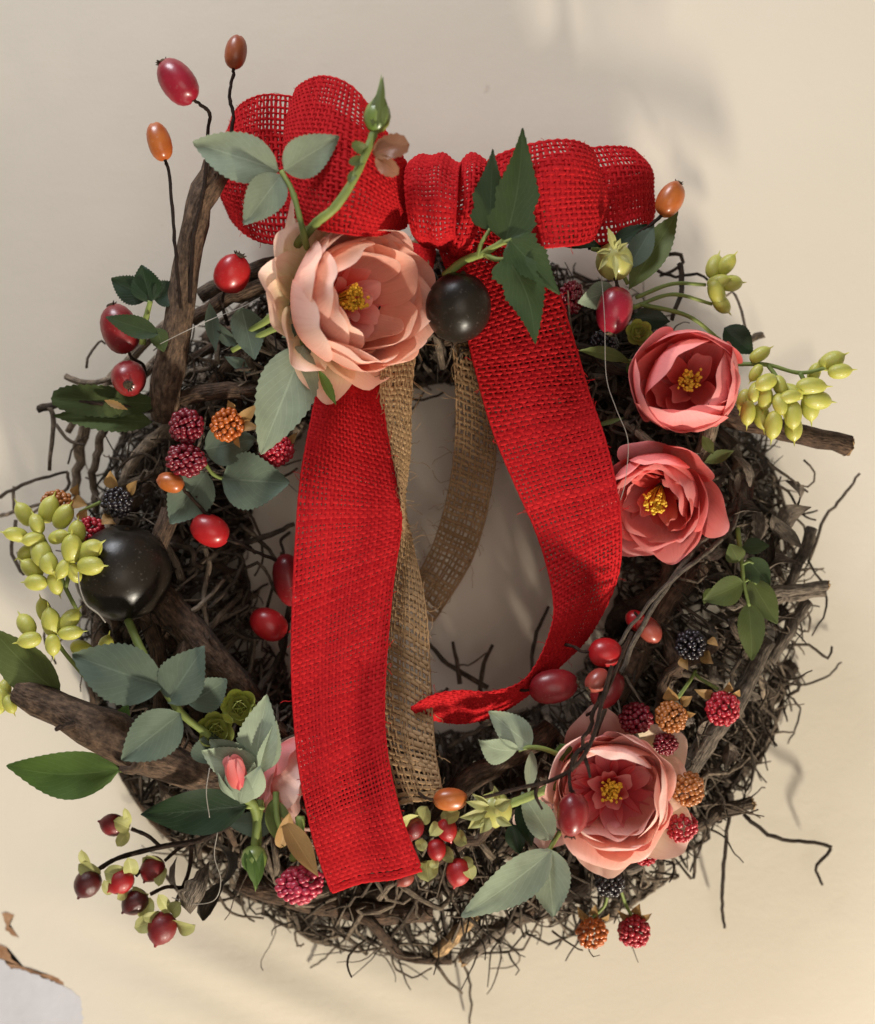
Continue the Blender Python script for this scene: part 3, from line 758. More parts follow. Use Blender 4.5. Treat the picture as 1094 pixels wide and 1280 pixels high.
# right outer loop
loop([(600, 220, 150), (680, 198, 186), (742, 184, 188), (788, 185, 160), (797, 202, 112), (760, 210, 66), (650, 216, 60), (600, 222, 110)],
     [(600, 285, 150), (690, 302, 190), (758, 304, 196), (803, 288, 164), (808, 272, 114), (760, 275, 66), (650, 278, 60), (600, 280, 110)], pitch=5.1, wid=.42, ripple=lambda u, v: -13 * np.sin(math.pi * v) * np.sin(math.pi * u) + 3 * np.sin(8 * v + 7 * u))
def knot(A, B, rip):
    mb = MB(); P, N = weave(mb, A, B, 4.7, wid=.5, ripple=rip); o = mb.build('knot', M['red'], BOW); return o
knot([(514, 205, 120), (514, 200, 200), (507, 214, 254), (508, 250, 272), (514, 286, 262), (522, 300, 200), (530, 300, 140)],
     [(576, 212, 120), (576, 204, 205), (572, 216, 262), (570, 254, 282), (568, 292, 268), (576, 304, 200), (575, 304, 140)], lambda u, v: 8 * np.sin(math.pi * v) + 2 * np.sin(13 * v - .5))
knot([(572, 212, 120), (576, 206, 190), (574, 222, 238), (568, 262, 252), (560, 296, 240), (560, 306, 200)],
     [(604, 206, 120), (606, 200, 190), (606, 212, 240), (602, 256, 252), (590, 306, 240), (584, 318, 200)], lambda u, v: 10 * np.sin(math.pi * v))
# left tail
def tail(A, B, pitch, mkey='red', name='tail', nf=160, parent=None, **kw):
    mb = MB(); P, N = weave(mb, A, B, pitch, **kw); o = mb.build(name, M[mkey], parent or BOW); fuzz(o, P, N, nf, mkey, (5, 16) if mkey == 'red' else (8, 34)); return o
tail([(500, 300, 150), (450, 360, 150), (412, 440, 165), (392, 520, 190), (376, 610, 206), (368, 740, 214), (366, 850, 222), (374, 960, 232), (392, 1050, 236), (415, 1117, 232)],
     [(545, 310, 155), (530, 380, 155), (495, 450, 172), (478, 505, 205), (494, 600, 212), (501, 655, 212), (490, 735, 216), (481, 850, 226), (483, 930, 238), (502, 1020, 246), (529, 1090, 244)], 4.8,
     wid=.46, thk=.15, amp=.11, ripple=lambda u, v: 5 * np.sin(3.1 * v + 4 * u) + 3 * np.sin(9 * v + 14 * u) * u, wid_u=lambda u: 1 - .22 * np.exp(-((u - .86) / .03) ** 2), end_fray=2)
tail([(545, 300, 180), (560, 340, 190), (580, 400, 196), (592, 450, 200), (614, 530, 206), (642, 600, 206), (672, 670, 200), (691, 740, 196), (692, 785, 200), (674, 832, 206), (650, 857, 216), (612, 866, 222), (575, 863, 222), (540, 868, 218), (511, 884, 212)],
     [(610, 290, 180), (650, 310, 190), (690, 350, 204), (712, 410, 214), (735, 490, 228), (754, 545, 238), (770, 610, 240), (776, 665, 226), (768, 725, 184), (735, 790, 150), (698, 830, 136), (660, 866, 140), (622, 892, 152), (585, 904, 166), (550, 903, 180), (524, 894, 192)], 4.9,
     wid=.43, thk=.17, amp=.13, ripple=lambda u, v: 4 * np.sin(3.1 * v + 7 * u))
JUTE = thing('jute_ribbon', 'loosely woven natural jute ribbon twisting down beside left red tail', 'ribbon', W(510, 470, 150))
tail([(500, 300, 150), (476, 470, 196), (486, 545, 204), (501, 620, 214), (500, 665, 196), (478, 730, 182), (466, 810, 186), (468, 900, 200), (482, 965, 208), (498, 1008, 212)],
     [(540, 300, 150), (516, 470, 180), (513, 560, 172), (506, 630, 160), (516, 680, 190), (532, 760, 206), (538, 850, 206), (543, 930, 214), (550, 975, 220), (554, 996, 222)], 6.6,
     'jute', 'strip', 300, JUTE, warp_n=15, wid=.38, thk=.15, amp=.14, jit=.16, end_fray=2)
JUTE2 = thing('jute_ribbon', 'short jute ribbon end curling inside the wreath opening beside right tail', 'ribbon', W(580, 440, 120))
tail([(560, 330, 150), (566, 430, 140), (570, 520, 130), (563, 600, 118), (543, 676, 100), (508, 745, 76)],
     [(600, 330, 150), (606, 440, 150), (620, 545, 140), (613, 620, 122), (590, 700, 100), (541, 780, 80)], 7.6,
     'jute', 'strip', 220, JUTE2, warp_n=11, wid=.30, thk=.15, amp=.14, jit=.18, end_fray=2)

# ------------------------------------------------------------------ roses
def petal_pts(phi, r0, z0, L, th0, th1, Wd, Rc, p=1.0, curl=.0, wav=.03, nt_=17, ns=12, tip=.55, pinch=.25, seed=0):
    rs = np.random.default_rng(seed)
    tt = np.sin(np.linspace(0, 1, nt_) * math.pi / 2) ** 1.15; th = R(th0) + (R(th1) - R(th0)) * tt ** p
    dl = L * np.diff(tt)
    r = r0 + np.concatenate([[0], np.cumsum(np.sin((th[1:] + th[:-1]) / 2) * dl)])
    z = z0 + np.concatenate([[0], np.cumsum(np.cos((th[1:] + th[:-1]) / 2) * dl)])
    f = np.where(tt < tip, pinch + (1 - pinch) * np.sin(np.clip(tt / tip, 0, 1) * math.pi / 2), np.clip(1 - ((tt - tip) / (1.001 - tip)) ** 2.3, 0, 1) ** .5)
    f = np.maximum(f, .04)
    er = np.array([math.cos(phi), math.sin(phi), 0]); et = np.array([-math.sin(phi), math.cos(phi), 0]); ez = np.array([0, 0, 1.])
    V = []; UV = []
    ph = rs.uniform(0, 6.28, 3); sk = rs.uniform(-.12, .12)
    for i in range(nt_):
        nin = -math.cos(th[i]) * er + math.sin(th[i]) * ez
        tdir = math.sin(th[i]) * er + math.cos(th[i]) * ez
        for s in np.linspace(-1, 1, ns + 1):
            q = s * f[i]
            a = Wd * f[i] * s / Rc
            x = Rc * math.sin(a); inn = Rc * (1 - math.cos(a))
            e = max(0, tt[i] - .7) / .3
            out = curl * (e ** 2) * (1 - .3 * abs(q)) + curl * .6 * abs(q) ** 4 * tt[i]
            wv = wav * (math.sin(5 * q + ph[0]) * tt[i] ** 2 + .6 * math.sin(7 * tt[i] + ph[1]) * q)
            V.append(er * r[i] + ez * z[i] + et * (x + sk * tt[i] * Wd) + nin * (inn - out + wv) - tdir * .10 * math.exp(-((q - .12 * math.sin(ph[2])) / .2) ** 2) * tt[i] ** 4 * Wd)
            UV.append((s * .5 + .5, tt[i]))
    return V, UV, grid_faces(nt_, ns + 1)

def rose(label, centre, axis, Rpx, spec, outer=(), stam=(26, .10, .3), group='fabric roses on the wreath', spin=0.0, sepals=()):
    """spec: layers (count, phase, dict, material); sizes in units of the rose radius"""
    t = thing('rose', label, 'rose', W(*centre), group)
    k = (D - centre[2]) / D
    F = frame(axis, W(*centre), Rpx * U * k)
    sd0 = int(rng.integers(1e6))
    def put(V, UV, f, name, m):
        mb = MB(); V = np.asarray(V) @ F[:3, :3].T + F[:3, 3]; mb.add(V, f, UV); return mb.build(name, M[m], t)
    n = 0
    for cnt, ph, kw, mt in spec:
        for i in range(cnt):
            rs = np.random.default_rng(sd0 + n); n += 1
            q = dict(kw); q['L'] = q['L'] * rs.uniform(.86, 1.1); q['th1'] = q['th1'] + rs.uniform(-16, 16); q['th0'] = q['th0'] + rs.uniform(-8, 8); q['Wd'] = q['Wd'] * rs.uniform(.88, 1.12)
            q['r0'] = q['r0'] * rs.uniform(.85, 1.15)
            put(*petal_pts(spin + ph + 6.2832 * i / cnt + rs.uniform(-.12, .12), seed=sd0 + n, **q), 'petal', mt)
    for phi, kw, mt in outer:
        n += 1; put(*petal_pts(phi, seed=sd0 + n, **kw), 'petal', mt)
    cnt, spread, zc = stam
    mb = MB()
    ico = ico_sphere(1)
    for i in range(cnt):
        a = rng.uniform(0, 6.28); rr = spread * math.sqrt(rng.random()); zz = zc + rng.uniform(-.06, .08)
        tip = np.array([rr * math.cos(a), rr * math.sin(a), zz]); b0 = np.array([.02 * math.cos(a), .02 * math.sin(a), .0])
        pts = [b0, (b0 + tip) / 2 + np.array([.02 * math.cos(a), .02 * math.sin(a), 0]), tip]
        tube(mb, [(F[:3, :3] @ q + F[:3, 3]) for q in pts], .007 * Rpx * U, 4, cap=False)
        for _ in range(3):
            c = tip + rng.normal(0, .016, 3); V = ico[0] * rng.uniform(.016, .028, 3) + c
            mb.add(V @ F[:3, :3].T + F[:3, 3], np.hstack([ico[1], np.full((len(ico[1]), 1), -1 - mb.n)]))
    mb.build('stamens', M['yellow'], t, kind='stuff')
    for (b0, t0, w, mt, d0, d1, kw) in sepals: leaf(t, b0, t0, w, mt, d0, d1, 'sepal', **kw)
    return t

def ico_sphere(sub):
    import bmesh
    bm = bmesh.new(); bmesh.ops.create_icosphere(bm, subdivisions=sub, radius=1.0)
    v = np.array([q.co[:] for q in bm.verts]); f = np.array([[q.index for q in p.verts] for p in bm.faces]); bm.free(); return v, f

cup = lambda **k: {**dict(r0=.1, z0=-.05, L=1.2, th0=85, th1=-25, Wd=.5, Rc=.62, p=.8, curl=.05, wav=.025), **k}
full = [
 (6, .3, dict(r0=.05, z0=.0, L=.42, th0=35, th1=20, Wd=.13, Rc=.12, wav=.02, pinch=.5), 'p_in'),
 (9, .0, dict(r0=.10, z0=-.02, L=.58, th0=62, th1=32, Wd=.17, Rc=.16, wav=.02, curl=.02, pinch=.4), 'p_in'),
 (12, .2, dict(r0=.12, z0=-.06, L=.80, th0=78, th1=12, Wd=.20, Rc=.20, wav=.02, p=.9, pinch=.4), 'p_in'),
 (10, .35, dict(r0=.13, z0=-.08, L=.98, th0=84, th1=0, Wd=.26, Rc=.30, wav=.02, p=.85, pinch=.4), 'p_in'),
 (9, .1, cup(L=1.02, th1=-8, Wd=.36, Rc=.46), 'p_mid'),
 (8, .5, cup(L=1.22, th1=-24, Wd=.48, Rc=.58), 'p_mid'),
 (7, .1, cup(r0=.12, L=1.32, th0=95, th1=-24, Wd=.55, Rc=.66), 'p_mid'),
]
sp_out = lambda **k: {**dict(r0=.12, z0=-.22, L=1.15, th0=92, th1=35, Wd=.46, Rc=.55, p=1.2, curl=.10, wav=.04), **k}
# big peach rose below the bow: opens to the right
rose('large peach rose with coral heart and yellow stamens below left loop of bow', (418, 378, 204), (.60, -.80, -.01), 110, full + [(8, .35, cup(r0=.13, L=1.42, th0=98, th1=-20, Wd=.52, Rc=.70, z0=-.12), 'p_mid')],
     outer=[(-.15, sp_out(th1=22, L=1.3), 'p_out'), (.45, sp_out(th1=30, L=1.3), 'p_out'), (.95, sp_out(th1=16, L=1.15), 'p_out'), (1.35, sp_out(th1=26, L=1.02), 'p_out'), (1.8, sp_out(th1=26, L=.95, Wd=.4), 'p_out'), (2.4, sp_out(th1=10, L=1.12), 'p_out'),
            (2.95, sp_out(th1=36, L=1.12), 'p_out'), (3.6, sp_out(th1=14, L=1.1), 'p_out'), (4.4, sp_out(th1=8, L=1.05), 'p_out'), (5.4, sp_out(th1=8, L=1.05), 'p_out')], spin=.2, stam=(34, .13, .42))
k_full = [(c, p, kw, {'p_in': 'k_in', 'p_mid': 'k_mid'}[m_]) for c, p, kw, m_ in full]
rose('pink rose with drooping dark red hip hanging across its petals', (764, 984, 178), (-.10, -.98, .10), 102, k_full,
     outer=[(-.95, sp_out(th1=40, L=1.0), 'p_out'), (.3, sp_out(th1=20, L=1.0), 'k_mid'), (2.05, sp_out(th1=66, L=1.18, Wd=.42), 'k_mid'), (3.0, sp_out(th1=40, L=1.0), 'p_out'), (4.1, sp_out(th1=62, L=1.05), 'p_out'), (4.9, sp_out(th1=30, L=.9), 'p_out')], spin=.9, stam=(26, .12, .40))
cupr = [
 (4, .4, dict(r0=.06, z0=0, L=.72, th0=50, th1=10, Wd=.2, Rc=.2, wav=.04, pinch=.4), 'c_in'),
 (5, .1, dict(r0=.10, z0=-.05, L=.85, th0=72, th1=5, Wd=.3, Rc=.3, wav=.04, p=.9, pinch=.4), 'c_in'),
 (5, .6, cup(L=1.12, th1=-15, Wd=.5, Rc=.6, z0=-.08), 'c_in'),
 (5, .2, cup(L=1.42, th0=92, th1=-42, Wd=.66, Rc=.72, z0=-.15, curl=.03), 'c_out'),
 (4, .9, cup(L=1.55, th0=98, th1=-38, Wd=.72, Rc=.80, z0=-.2, curl=.04), 'c_out'),
]
rose('coral cup shaped rose with open yellow stamens beside green bead cluster', (861, 481, 195), (-.16, -.98, .02), 92, cupr, spin=.5, stam=(30, .15, .52))
rose('coral rose facing down, tucked behind edge of right red tail', (826, 608, 174), (-.30, -.84, -.45), 84,
     cupr[:3] + [(7, .3, cup(L=1.15, th1=-25, Wd=.44, Rc=.55, z0=-.1), 'c_out'), (7, .7, cup(L=1.32, th0=92, th1=-25, Wd=.48, Rc=.62, z0=-.16), 'c_out'), (6, .1, cup(L=1.35, th0=98, th1=-5, Wd=.46, Rc=.62, z0=-.22, curl=.06), 'c_out')], spin=.2, stam=(32, .17, .56))
rose('pink rose mostly hidden behind left red tail', (350, 964, 152), (.84, -.42, -.30), 80,
     [(c, p, kw, 'k_mid' if m_ == 'p_mid' else 'k_in') for c, p, kw, m_ in full], outer=[(q, sp_out(th0=80, th1=-8 + 6 * (i % 3), L=1.0 + .12 * (i % 2), Wd=.42), 'c_out' if i % 3 else 'k_mid') for i, q in enumerate((.2, .9, 1.5, 2.1, 2.8, 3.4, 4.2, 5.2))], spin=.4)

# ------------------------------------------------------------------ hips and round fruits
HP = [(-.5, .0), (-.495, .10), (-.47, .2), (-.42, .31), (-.33, .41), (-.2, .475), (-.05, .5), (.1, .49), (.25, .44), (.37, .35), (.45, .24), (.49, .14), (.5, .0)]
def hip(label, c, tipdir, L, Wd, m, stems=(), d=None, tilt=0.0, crown=True, name='rose_hip', cat='rose hip', group='rose hips on the wreath', stem_m='stem_d', stem_r=2.2):
    d = sd(*c) + 10 if d is None else d
    t = thing(name, label, cat, W(c[0], c[1], d), group)
    k = (D - d) / D
    a = nrm(np.array([tipdir[0], -tilt, -tipdir[1]], float)) if tilt == 0 else nrm(np.append(nrm(np.array([tipdir[0], -tipdir[1]], float)) * math.cos(tilt), 0)[[0, 2, 1]] + np.array([0, -math.sin(tilt), 0]))
    F = frame(a, W(c[0], c[1], d), 1)
    S_ = F.copy(); S_[:3, 0] *= Wd * U * k; S_[:3, 1] *= Wd * U * k; S_[:3, 2] *= L * U * k
    mb = MB(); lathe(mb, HP, S_, 22)
    vv = mb.v[0]; c0 = F[:3, 3]; q = (vv - c0)
    ph = rng.uniform(0, 6.28, 3); az = np.arctan2(q @ F[:3, 1], q @ F[:3, 0]); h = q @ F[:3, 2] / (L * U * k)
    mb.v[0] = c0 + q * (1 + .025 * np.sin(2 * az + ph[0]) + .02 * np.sin(3 * az + 3 * h + ph[1]))[:, None]
    mb.build('fruit', M[m], t)
    if crown:
        e = F[:3, 3] + a * L * U * k * .49; mb = MB()
        cw = Wd * U * k * .13
        lathe(mb, [(-.4, .9), (.2, 1.0), (.5, .8), (.35, .45), (.1, .0)], frame(a, e, cw), 9)
        for i in range(6):
            q = rng.uniform(0, 6.28); o = F[:3, 0] * math.cos(q) + F[:3, 1] * math.sin(q)
            tube(mb, [e + o * cw * .7, e + o * cw * 1.15 + a * cw * .4, e + o * cw * 1.5 + a * cw * .7], cw * np.array([.25, .2, .06]), 4)
        mb.build('calyx', M['calyx'], t)
    for s in stems:
        b0 = F[:3, 3] - a * L * U * k * .47
        P = np.vstack([b0, [W(*q) for q in s]]); cc = catmull(P, 5 * len(P)); mb = MB()
        tube(mb, cc + rng.normal(0, .35 * U, cc.shape), np.linspace(stem_r * .9, stem_r, len(cc)) * U, 6, knobs=.08); mb.build('stem', M[stem_m], t)
    if not stems:      # a short stalk that runs back into the twigs
        b0 = F[:3, 3] - a * L * U * k * .47
        P = np.array([b0, b0 - a * 9 * U + np.array([0, 4 * U, 0]), b0 - a * 18 * U + np.array([rng.uniform(-4, 4) * U, 26 * U, rng.uniform(-4, 4) * U]), b0 - a * 24 * U + np.array([rng.uniform(-8, 8) * U, 62 * U, rng.uniform(-8, 8) * U])])
        P[:, 1] = np.minimum(P[:, 1], -12 * U)
        mb = MB(); tube(mb, catmull(P, 14), np.linspace(1.7, 2.1, 14) * U, 6, knobs=.08); mb.build('stem', M[stem_m], t)
    return t
hip('large dark red hip with pale glue at its stem, above upright branch', (222, 102), (-.62, -.78), 62, 43, 'hip_m', [[(250, 130, 226), (262, 142, 222), (260, 165, 218), (256, 230, 222), (242, 300, 218), (238, 380, 206)]], 228)
hip('slender russet hip standing highest on a knotty stem', (295, 65), (.15, -1), 42, 27, 'hip_b', [[(291, 95, 212), (287, 120, 210), (292, 145, 208), (285, 180, 205), (268, 220, 215)]], 214, crown=False)
hip('slender orange brown hip on long stem left of upright branch', (199, 177), (-.3, -1), 48, 29, 'hip_o', [[(211, 215, 222), (216, 270, 225), (221, 330, 222), (226, 385, 212)]], 222, crown=False)
hip('round red hip against wall under the left bow loops', (290, 342), (.4, -.8), 50, 44, 'hip', [], 205, tilt=.35)
hip('dark red hip half covered by a dark serrated leaf', (150, 411), (-.35, -.9), 62, 46, 'hip_d', [], 175)
hip('round dark red hip showing its pale calyx end above mossy leaves', (161, 473), (.2, .6), 46, 44, 'hip_d', [], 190, tilt=1.1)
hip('small orange hip below the stacked dark raspberries', (213, 603), (-1, -.3), 34, 25, 'hip_o', [[(232, 614, 200), (262, 645, 195), (305, 682, 175), (345, 700, 150)]], 202, crown=False)
hip('bright red hip left of red tail beside a bare dark twig', (262, 663), (-.9, -.45), 50, 40, 'hip', [], 190, crown=False)
hip('dark red hip in shadow half hidden behind left red tail', (361, 725), (.2, 1), 64, 38, 'hip_d', [], 120, crown=False)
hip('red hip on thin twig inside the wreath opening', (336, 780), (-.8, -.5), 48, 38, 'hip', [[(358, 800, 130), (350, 840, 120)]], 140, crown=False)
hip('orange hip with black crown tip beyond right end of bow', (838, 249), (.45, -.85), 46, 33, 'hip_o', [[(812, 282, 200), (780, 302, 195), (735, 310, 190)]], 205)
hip('glossy crimson hip hanging under a round green seed pod', (768, 388), (-.2, 1), 58, 44, 'hip_m', [[(770, 350, 225), (768, 335, 218)]], 228)
hip('bright red hip uppermost of those at the lower bend of right tail', (757, 816), (1, .05), 42, 38, 'hip', [], 225)
hip('large oval red hip touching the lower bend of right tail', (692, 858), (1, -.15), 60, 42, 'hip_d', [], 205)
hip('small pale pink hip in front of a larger red one', (747, 851), (-.7, .55), 34, 29, 'hip_p', [], 240, tilt=.4)
hip('red hip behind the small pale pink hip', (760, 862), (.4, -.6), 50, 36, 'hip_d', [], 205)
hip('pinkish red hip peeking out under thin grey stems', (812, 788), (.5, .6), 36, 28, 'hip_p', [], 190, crown=False)
hip('small red hip tucked beneath crossing grey stems', (796, 776), (-.6, -.5), 30, 24, 'hip', [], 180, crown=False)
hip('dark red hip drooping in front of the pink rose', (716, 1018), (-.1, 1), 54, 40, 'hip_d', [[(713, 985, 290), (712, 965, 284)]], 288)
hip('orange hip pointing at the torn green pod below jute end', (563, 999), (1, 0), 42, 29, 'hip_o', [], 235)

VINE = thing('bare_twig_sprig', 'thin dark twig sprig crossing in front of the pink rose', 'twig', W(760, 870, 240))
stem(VINE, [(765, 832, 250), (752, 880, 258), (742, 920, 274), (722, 955, 284), (690, 975, 276), (650, 985, 255), (600, 998, 235)], [2.5, 2.1], 'stem_d', n=40)
stem(VINE, [(736, 930, 276), (718, 945, 282), (714, 965, 284)], [2.6, 2.2], 'stem_d')
stem(VINE, [(730, 945, 280), (735, 958, 282), (738, 972, 280)], [2.6, 1.4], 'stem_d')
stem(VINE, [(752, 880, 258), (765, 850, 246), (790, 790, 225)], [2.2, 2], 'stem_d')
stem(VINE, [(672, 980, 262), (670, 995, 264), (678, 1012, 266)], [2.6, 1.2], 'stem_d')

def ball(label, c, r, d, squash=1.0):
    t = thing('black_fruit', label, 'fruit', W(*c, d), 'black round fruits')
    k = (D - d) / D; F = frame(nrm(np.array([.15, -.25, 1.])), W(*c, d), 1)
    F[:3, :2] *= r * U * k; F[:3, 2] *= r * U * k * squash
    a = np.linspace(0, math.pi, 24); prof = [(-math.cos(q) * (1 - .06 * math.exp(-((q - math.pi) / .25) ** 2)), math.sin(q)) for q in a]
    mb = MB(); lathe(mb, prof, F, 40)
    mb.v[0] = mb.v[0] + rng.normal(0, .12 * U, mb.v[0].shape)
    mb.build('skin', M['black'], t)
    lf = MB(); lathe(lf, [(0, 1.0), (.5, .7), (.9, .3), (1.0, 0)], frame(F[:3, 2], F[:3, 3] + F[:3, 2] * .93, 4 * U), 8); lf.build('stem_scar', M['calyx'], t)
ball('round black glossy fruit between peach rose and ivy leaves', (573, 384), 41, 232, 1.08)
ball('large black glossy fruit beside the left green bead cluster', (154, 716), 60, 190, 1.0)

# ------------------------------------------------------------------ raspberries
ICO1 = ico_sphere(2)
def berry_mesh(name, m, n=58, seed=0):
    rs = np.random.default_rng(seed); mb = MB()
    for i in range(n):
        z = 1 - 2 * (i + .5) / n; q = i * 2.39996
        p = np.array([math.sqrt(1 - z * z) * math.cos(q), math.sqrt(1 - z * z) * math.sin(q), z])
        r = .175 * rs.uniform(.82, 1.15)
        p = nrm(p + rs.normal(0, .045, 3))
        mb.add(ICO1[0] * r * np.array([1, 1, rs.uniform(.85, 1.2)]) + p * (.84 + rs.uniform(-.06, .06)), np.hstack([ICO1[1], np.full((len(ICO1[1]), 1), -1 - mb.n)]))
    return mb.mesh(name, m)
BERRY = {}
def berry(label, c, rx, ry, m, bracts=(), stems=(), d=None, name='raspberry', cat='berry', rot=0.0):
    d = sd(*c) + 6 if d is None else d
    t = thing(name, label, cat, W(*c, d), 'raspberries and blackberries on the wreath')
    k = (D - d) / D
    key = m + str(int(rng.integers(0, 2)))
    if key not in BERRY: BERRY[key] = berry_mesh('drupelets', M[m], 74 if rx < 22 else 92, len(BERRY))
    o = link('drupelets', BERRY[key], t, 'stuff')
    o.matrix_basis = Matrix.Rotation(rng.uniform(-.4, .4) + rot, 4, 'Y') @ Matrix.Diagonal((rx * U * k, min(rx, ry) * U * k, ry * U * k, 1)) @ Matrix.Rotation(rng.uniform(0, 3), 4, 'Z') @ Matrix.Rotation(rng.uniform(.3, 1.0), 4, 'X')
    for (b0, t0, w) in bracts: leaf(t, b0, t0, w, 'tan', d - 8, d + 8, 'sepal', teeth=0, droll=rng.uniform(-.7, .7), bend=.15, shape='lance', nt_=9)
    for s in stems: stem(t, s, 2.2)
    return t
berry('crimson raspberry on top of another next to orange one', (233, 533), 22, 23, 'rb_crim', d=205)
berry('dark crimson raspberry directly above the small orange hip', (233, 575), 26, 21, 'rb_crim', d=208)
berry('orange raspberry with tan bracts next to crimson one', (284, 531), 21, 23, 'rb_or', [((298, 528), (322, 505), 16), ((300, 534), (325, 535), 14), ((290, 512), (285, 500), 12), ((298, 545), (300, 560), 10)], d=205)
berry('red raspberry under the tip of the large sage leaf', (346, 562), 22, 21, 'rb_red', [((360, 555), (372, 540), 10)], d=185)
berry('black blackberry with tan bracts above the large black fruit', (146, 628), 20, 19, 'rb_blk', [((142, 612), (138, 588), 18), ((162, 618), (172, 600), 14), ((140, 645), (128, 655), 14)], [[(125, 628, 170), (110, 635, 160), (100, 640, 150)]], d=205, name='blackberry')
berry('orange raspberry hidden behind left green bead cluster', (72, 632), 25, 18, 'rb_br', [((90, 625), (110, 632), 18), ((92, 618), (98, 605), 12)], d=165)
berry('red raspberry with brown bract between green beads and black fruit', (113, 664), 20, 18, 'rb_red', [((105, 652), (108, 636), 18), ((125, 652), (145, 655), 14)], d=185)
berry('bright red raspberry hanging at right rim of wreath', (904, 886), 22, 22, 'rb_red', [((892, 868), (868, 862), 14), ((905, 866), (912, 852), 14), ((915, 868), (925, 862), 12)], [[(898, 862, 180), (875, 848, 178), (868, 840, 170)]], d=200)
berry('orange brown raspberry with drooping bract at right rim of wreath', (839, 896), 21, 20, 'rb_br', [((842, 876), (836, 858), 20), ((852, 880), (866, 870), 14), ((856, 890), (870, 892), 10)], [[(848, 872, 185), (862, 852, 180), (870, 838, 170)]], d=205)
berry('dark crimson raspberry above the pink rose', (795, 898), 22, 20, 'rb_crim', d=200)
berry('dark crimson raspberry peeking from behind upper petals of pink rose', (832, 930), 17, 14, 'rb_crim', d=195)
berry('black blackberry in shade under thin grey stems', (864, 806), 20, 20, 'rb_blk', [((880, 815), (892, 830), 18), ((885, 800), (898, 808), 12), ((852, 822), (860, 838), 14)], d=190, name='blackberry')
berry('olive orange raspberry touching right side of pink rose', (860, 986), 22, 22, 'rb_br', d=190)
berry('red raspberry below the olive orange one beside pink rose', (853, 1034), 17, 22, 'rb_red', d=180)
berry('red raspberry half hidden under lower petals of pink rose', (806, 1068), 18, 14, 'rb_red', d=170)
berry('black blackberry below pink rose', (762, 1104), 21, 16, 'rb_blk', d=165, name='blackberry')
berry('orange raspberry hanging below the wreath beside a red one', (740, 1166), 20, 21, 'rb_or', [((738, 1148), (722, 1132), 12), ((742, 1146), (745, 1130), 12), ((750, 1148), (762, 1142), 10), ((732, 1150), (722, 1146), 8)], [[(742, 1146, 120), (756, 1132, 125), (760, 1115, 135)]], d=120)
berry('red raspberry hanging below the wreath beside an orange one', (793, 1164), 20, 21, 'rb_red', [((790, 1146), (772, 1138), 12), ((796, 1144), (800, 1130), 14), ((800, 1148), (815, 1142), 10)], [[(790, 1146, 120), (782, 1130, 125), (776, 1112, 135)]], d=122)
berry('plump pinkish crimson raspberry beside lower end of left tail', (375, 1106), 31, 24, 'rb_pink', d=215)
berry('dark crimson berry squeezed between right tail and seed pod', (715, 372), 15, 26, 'rb_crim', d=165)
berry('dark berry under the glossy crimson hip', (756, 428), 20, 15, 'rb_blk', d=175, name='blackberry')

# ------------------------------------------------------------------ green bead clusters
BP = [(-.5, .0), (-.48, .12), (-.42, .25), (-.3, .36), (-.12, .42), (.06, .43), (.22, .39), (.35, .31), (.44, .20), (.50, .09), (.54, .045), (.64, .03), (.74, 0)]
mbb = MB(); lathe(mbb, BP, None, 16); BEAD = mbb.mesh('bead', M['bead'])
def beads(label, at, items, stems, group='green bead clusters'):
    t = thing('bead_cluster', label, 'berry cluster', W(*at), group)
    for (x, y, dx, dy, s, dz) in items:
        d = at[2] + dz; k = (D - d) / D
        tz = rng.uniform(-.35, .55)
        F = frame(np.array([dx, -tz, -dy]), W(x, y, d) - W(*at), s * rng.uniform(.92, 1.08) * U * k)
        F[:3, :2] *= rng.uniform(.70, .84)
        link('bead', BEAD, t, mat4=B4(F))
    for s in stems: stem(t, s, 2.6)
    return t
beads('yellow green bead cluster right of the coral cup rose', (965, 490, 185), [
 (1040, 451, 1, -.5, 31, 0), (1050, 464, 1, -.1, 31, 8), (1018, 466, .3, -1, 26, -5), (1014, 483, 1, 0, 36, 10), (1022, 500, 1, .1, 36, 6), (1013, 508, .1, 1, 34, -2), (990, 490, .6, .3, 30, 2),
 (935, 516, -.05, 1, 32, 10), (957, 498, -.1, 1, 32, 12), (952, 520, .1, 1, 32, 0), (967, 531, -.1, 1, 36, 14), (991, 518, 0, 1, 34, 16), (992, 535, 0, 1, 32, 4), (975, 505, .2, 1, 32, 18), (988, 496, .9, -.2, 28, 20), (958, 478, -.6, .3, 30, 16), (975, 482, .2, .8, 28, 8), (944, 490, -.4, 1, 30, 8), (950, 443, .8, -.5, 28, -4), (945, 466, -.5, .8, 26, 4), (930, 500, -.3, 1, 28, -8)],
 [[(920, 455, 170), (960, 456, 180), (1000, 466, 185), (1040, 458, 188)], [(960, 456, 180), (975, 480, 188), (970, 510, 188)], [(1000, 466, 186), (1010, 485, 188), (1012, 505, 186)]])
beads('small dull green bead cluster on bending stems at upper right rim', (900, 356, 150), [
 (893, 333, .4, -1, 32, 0), (908, 331, .8, -1, 30, 6), (898, 352, .9, -.2, 32, 10), (914, 354, 1, -.1, 30, 6), (896, 366, .4, .9, 32, 12), (902, 380, .8, .8, 30, 8)],
 [[(795, 372, 170), (840, 355, 165), (882, 356, 152)], [(790, 385, 170), (840, 368, 165), (890, 380, 152)], [(800, 380, 170), (860, 395, 165), (900, 425, 150)]])
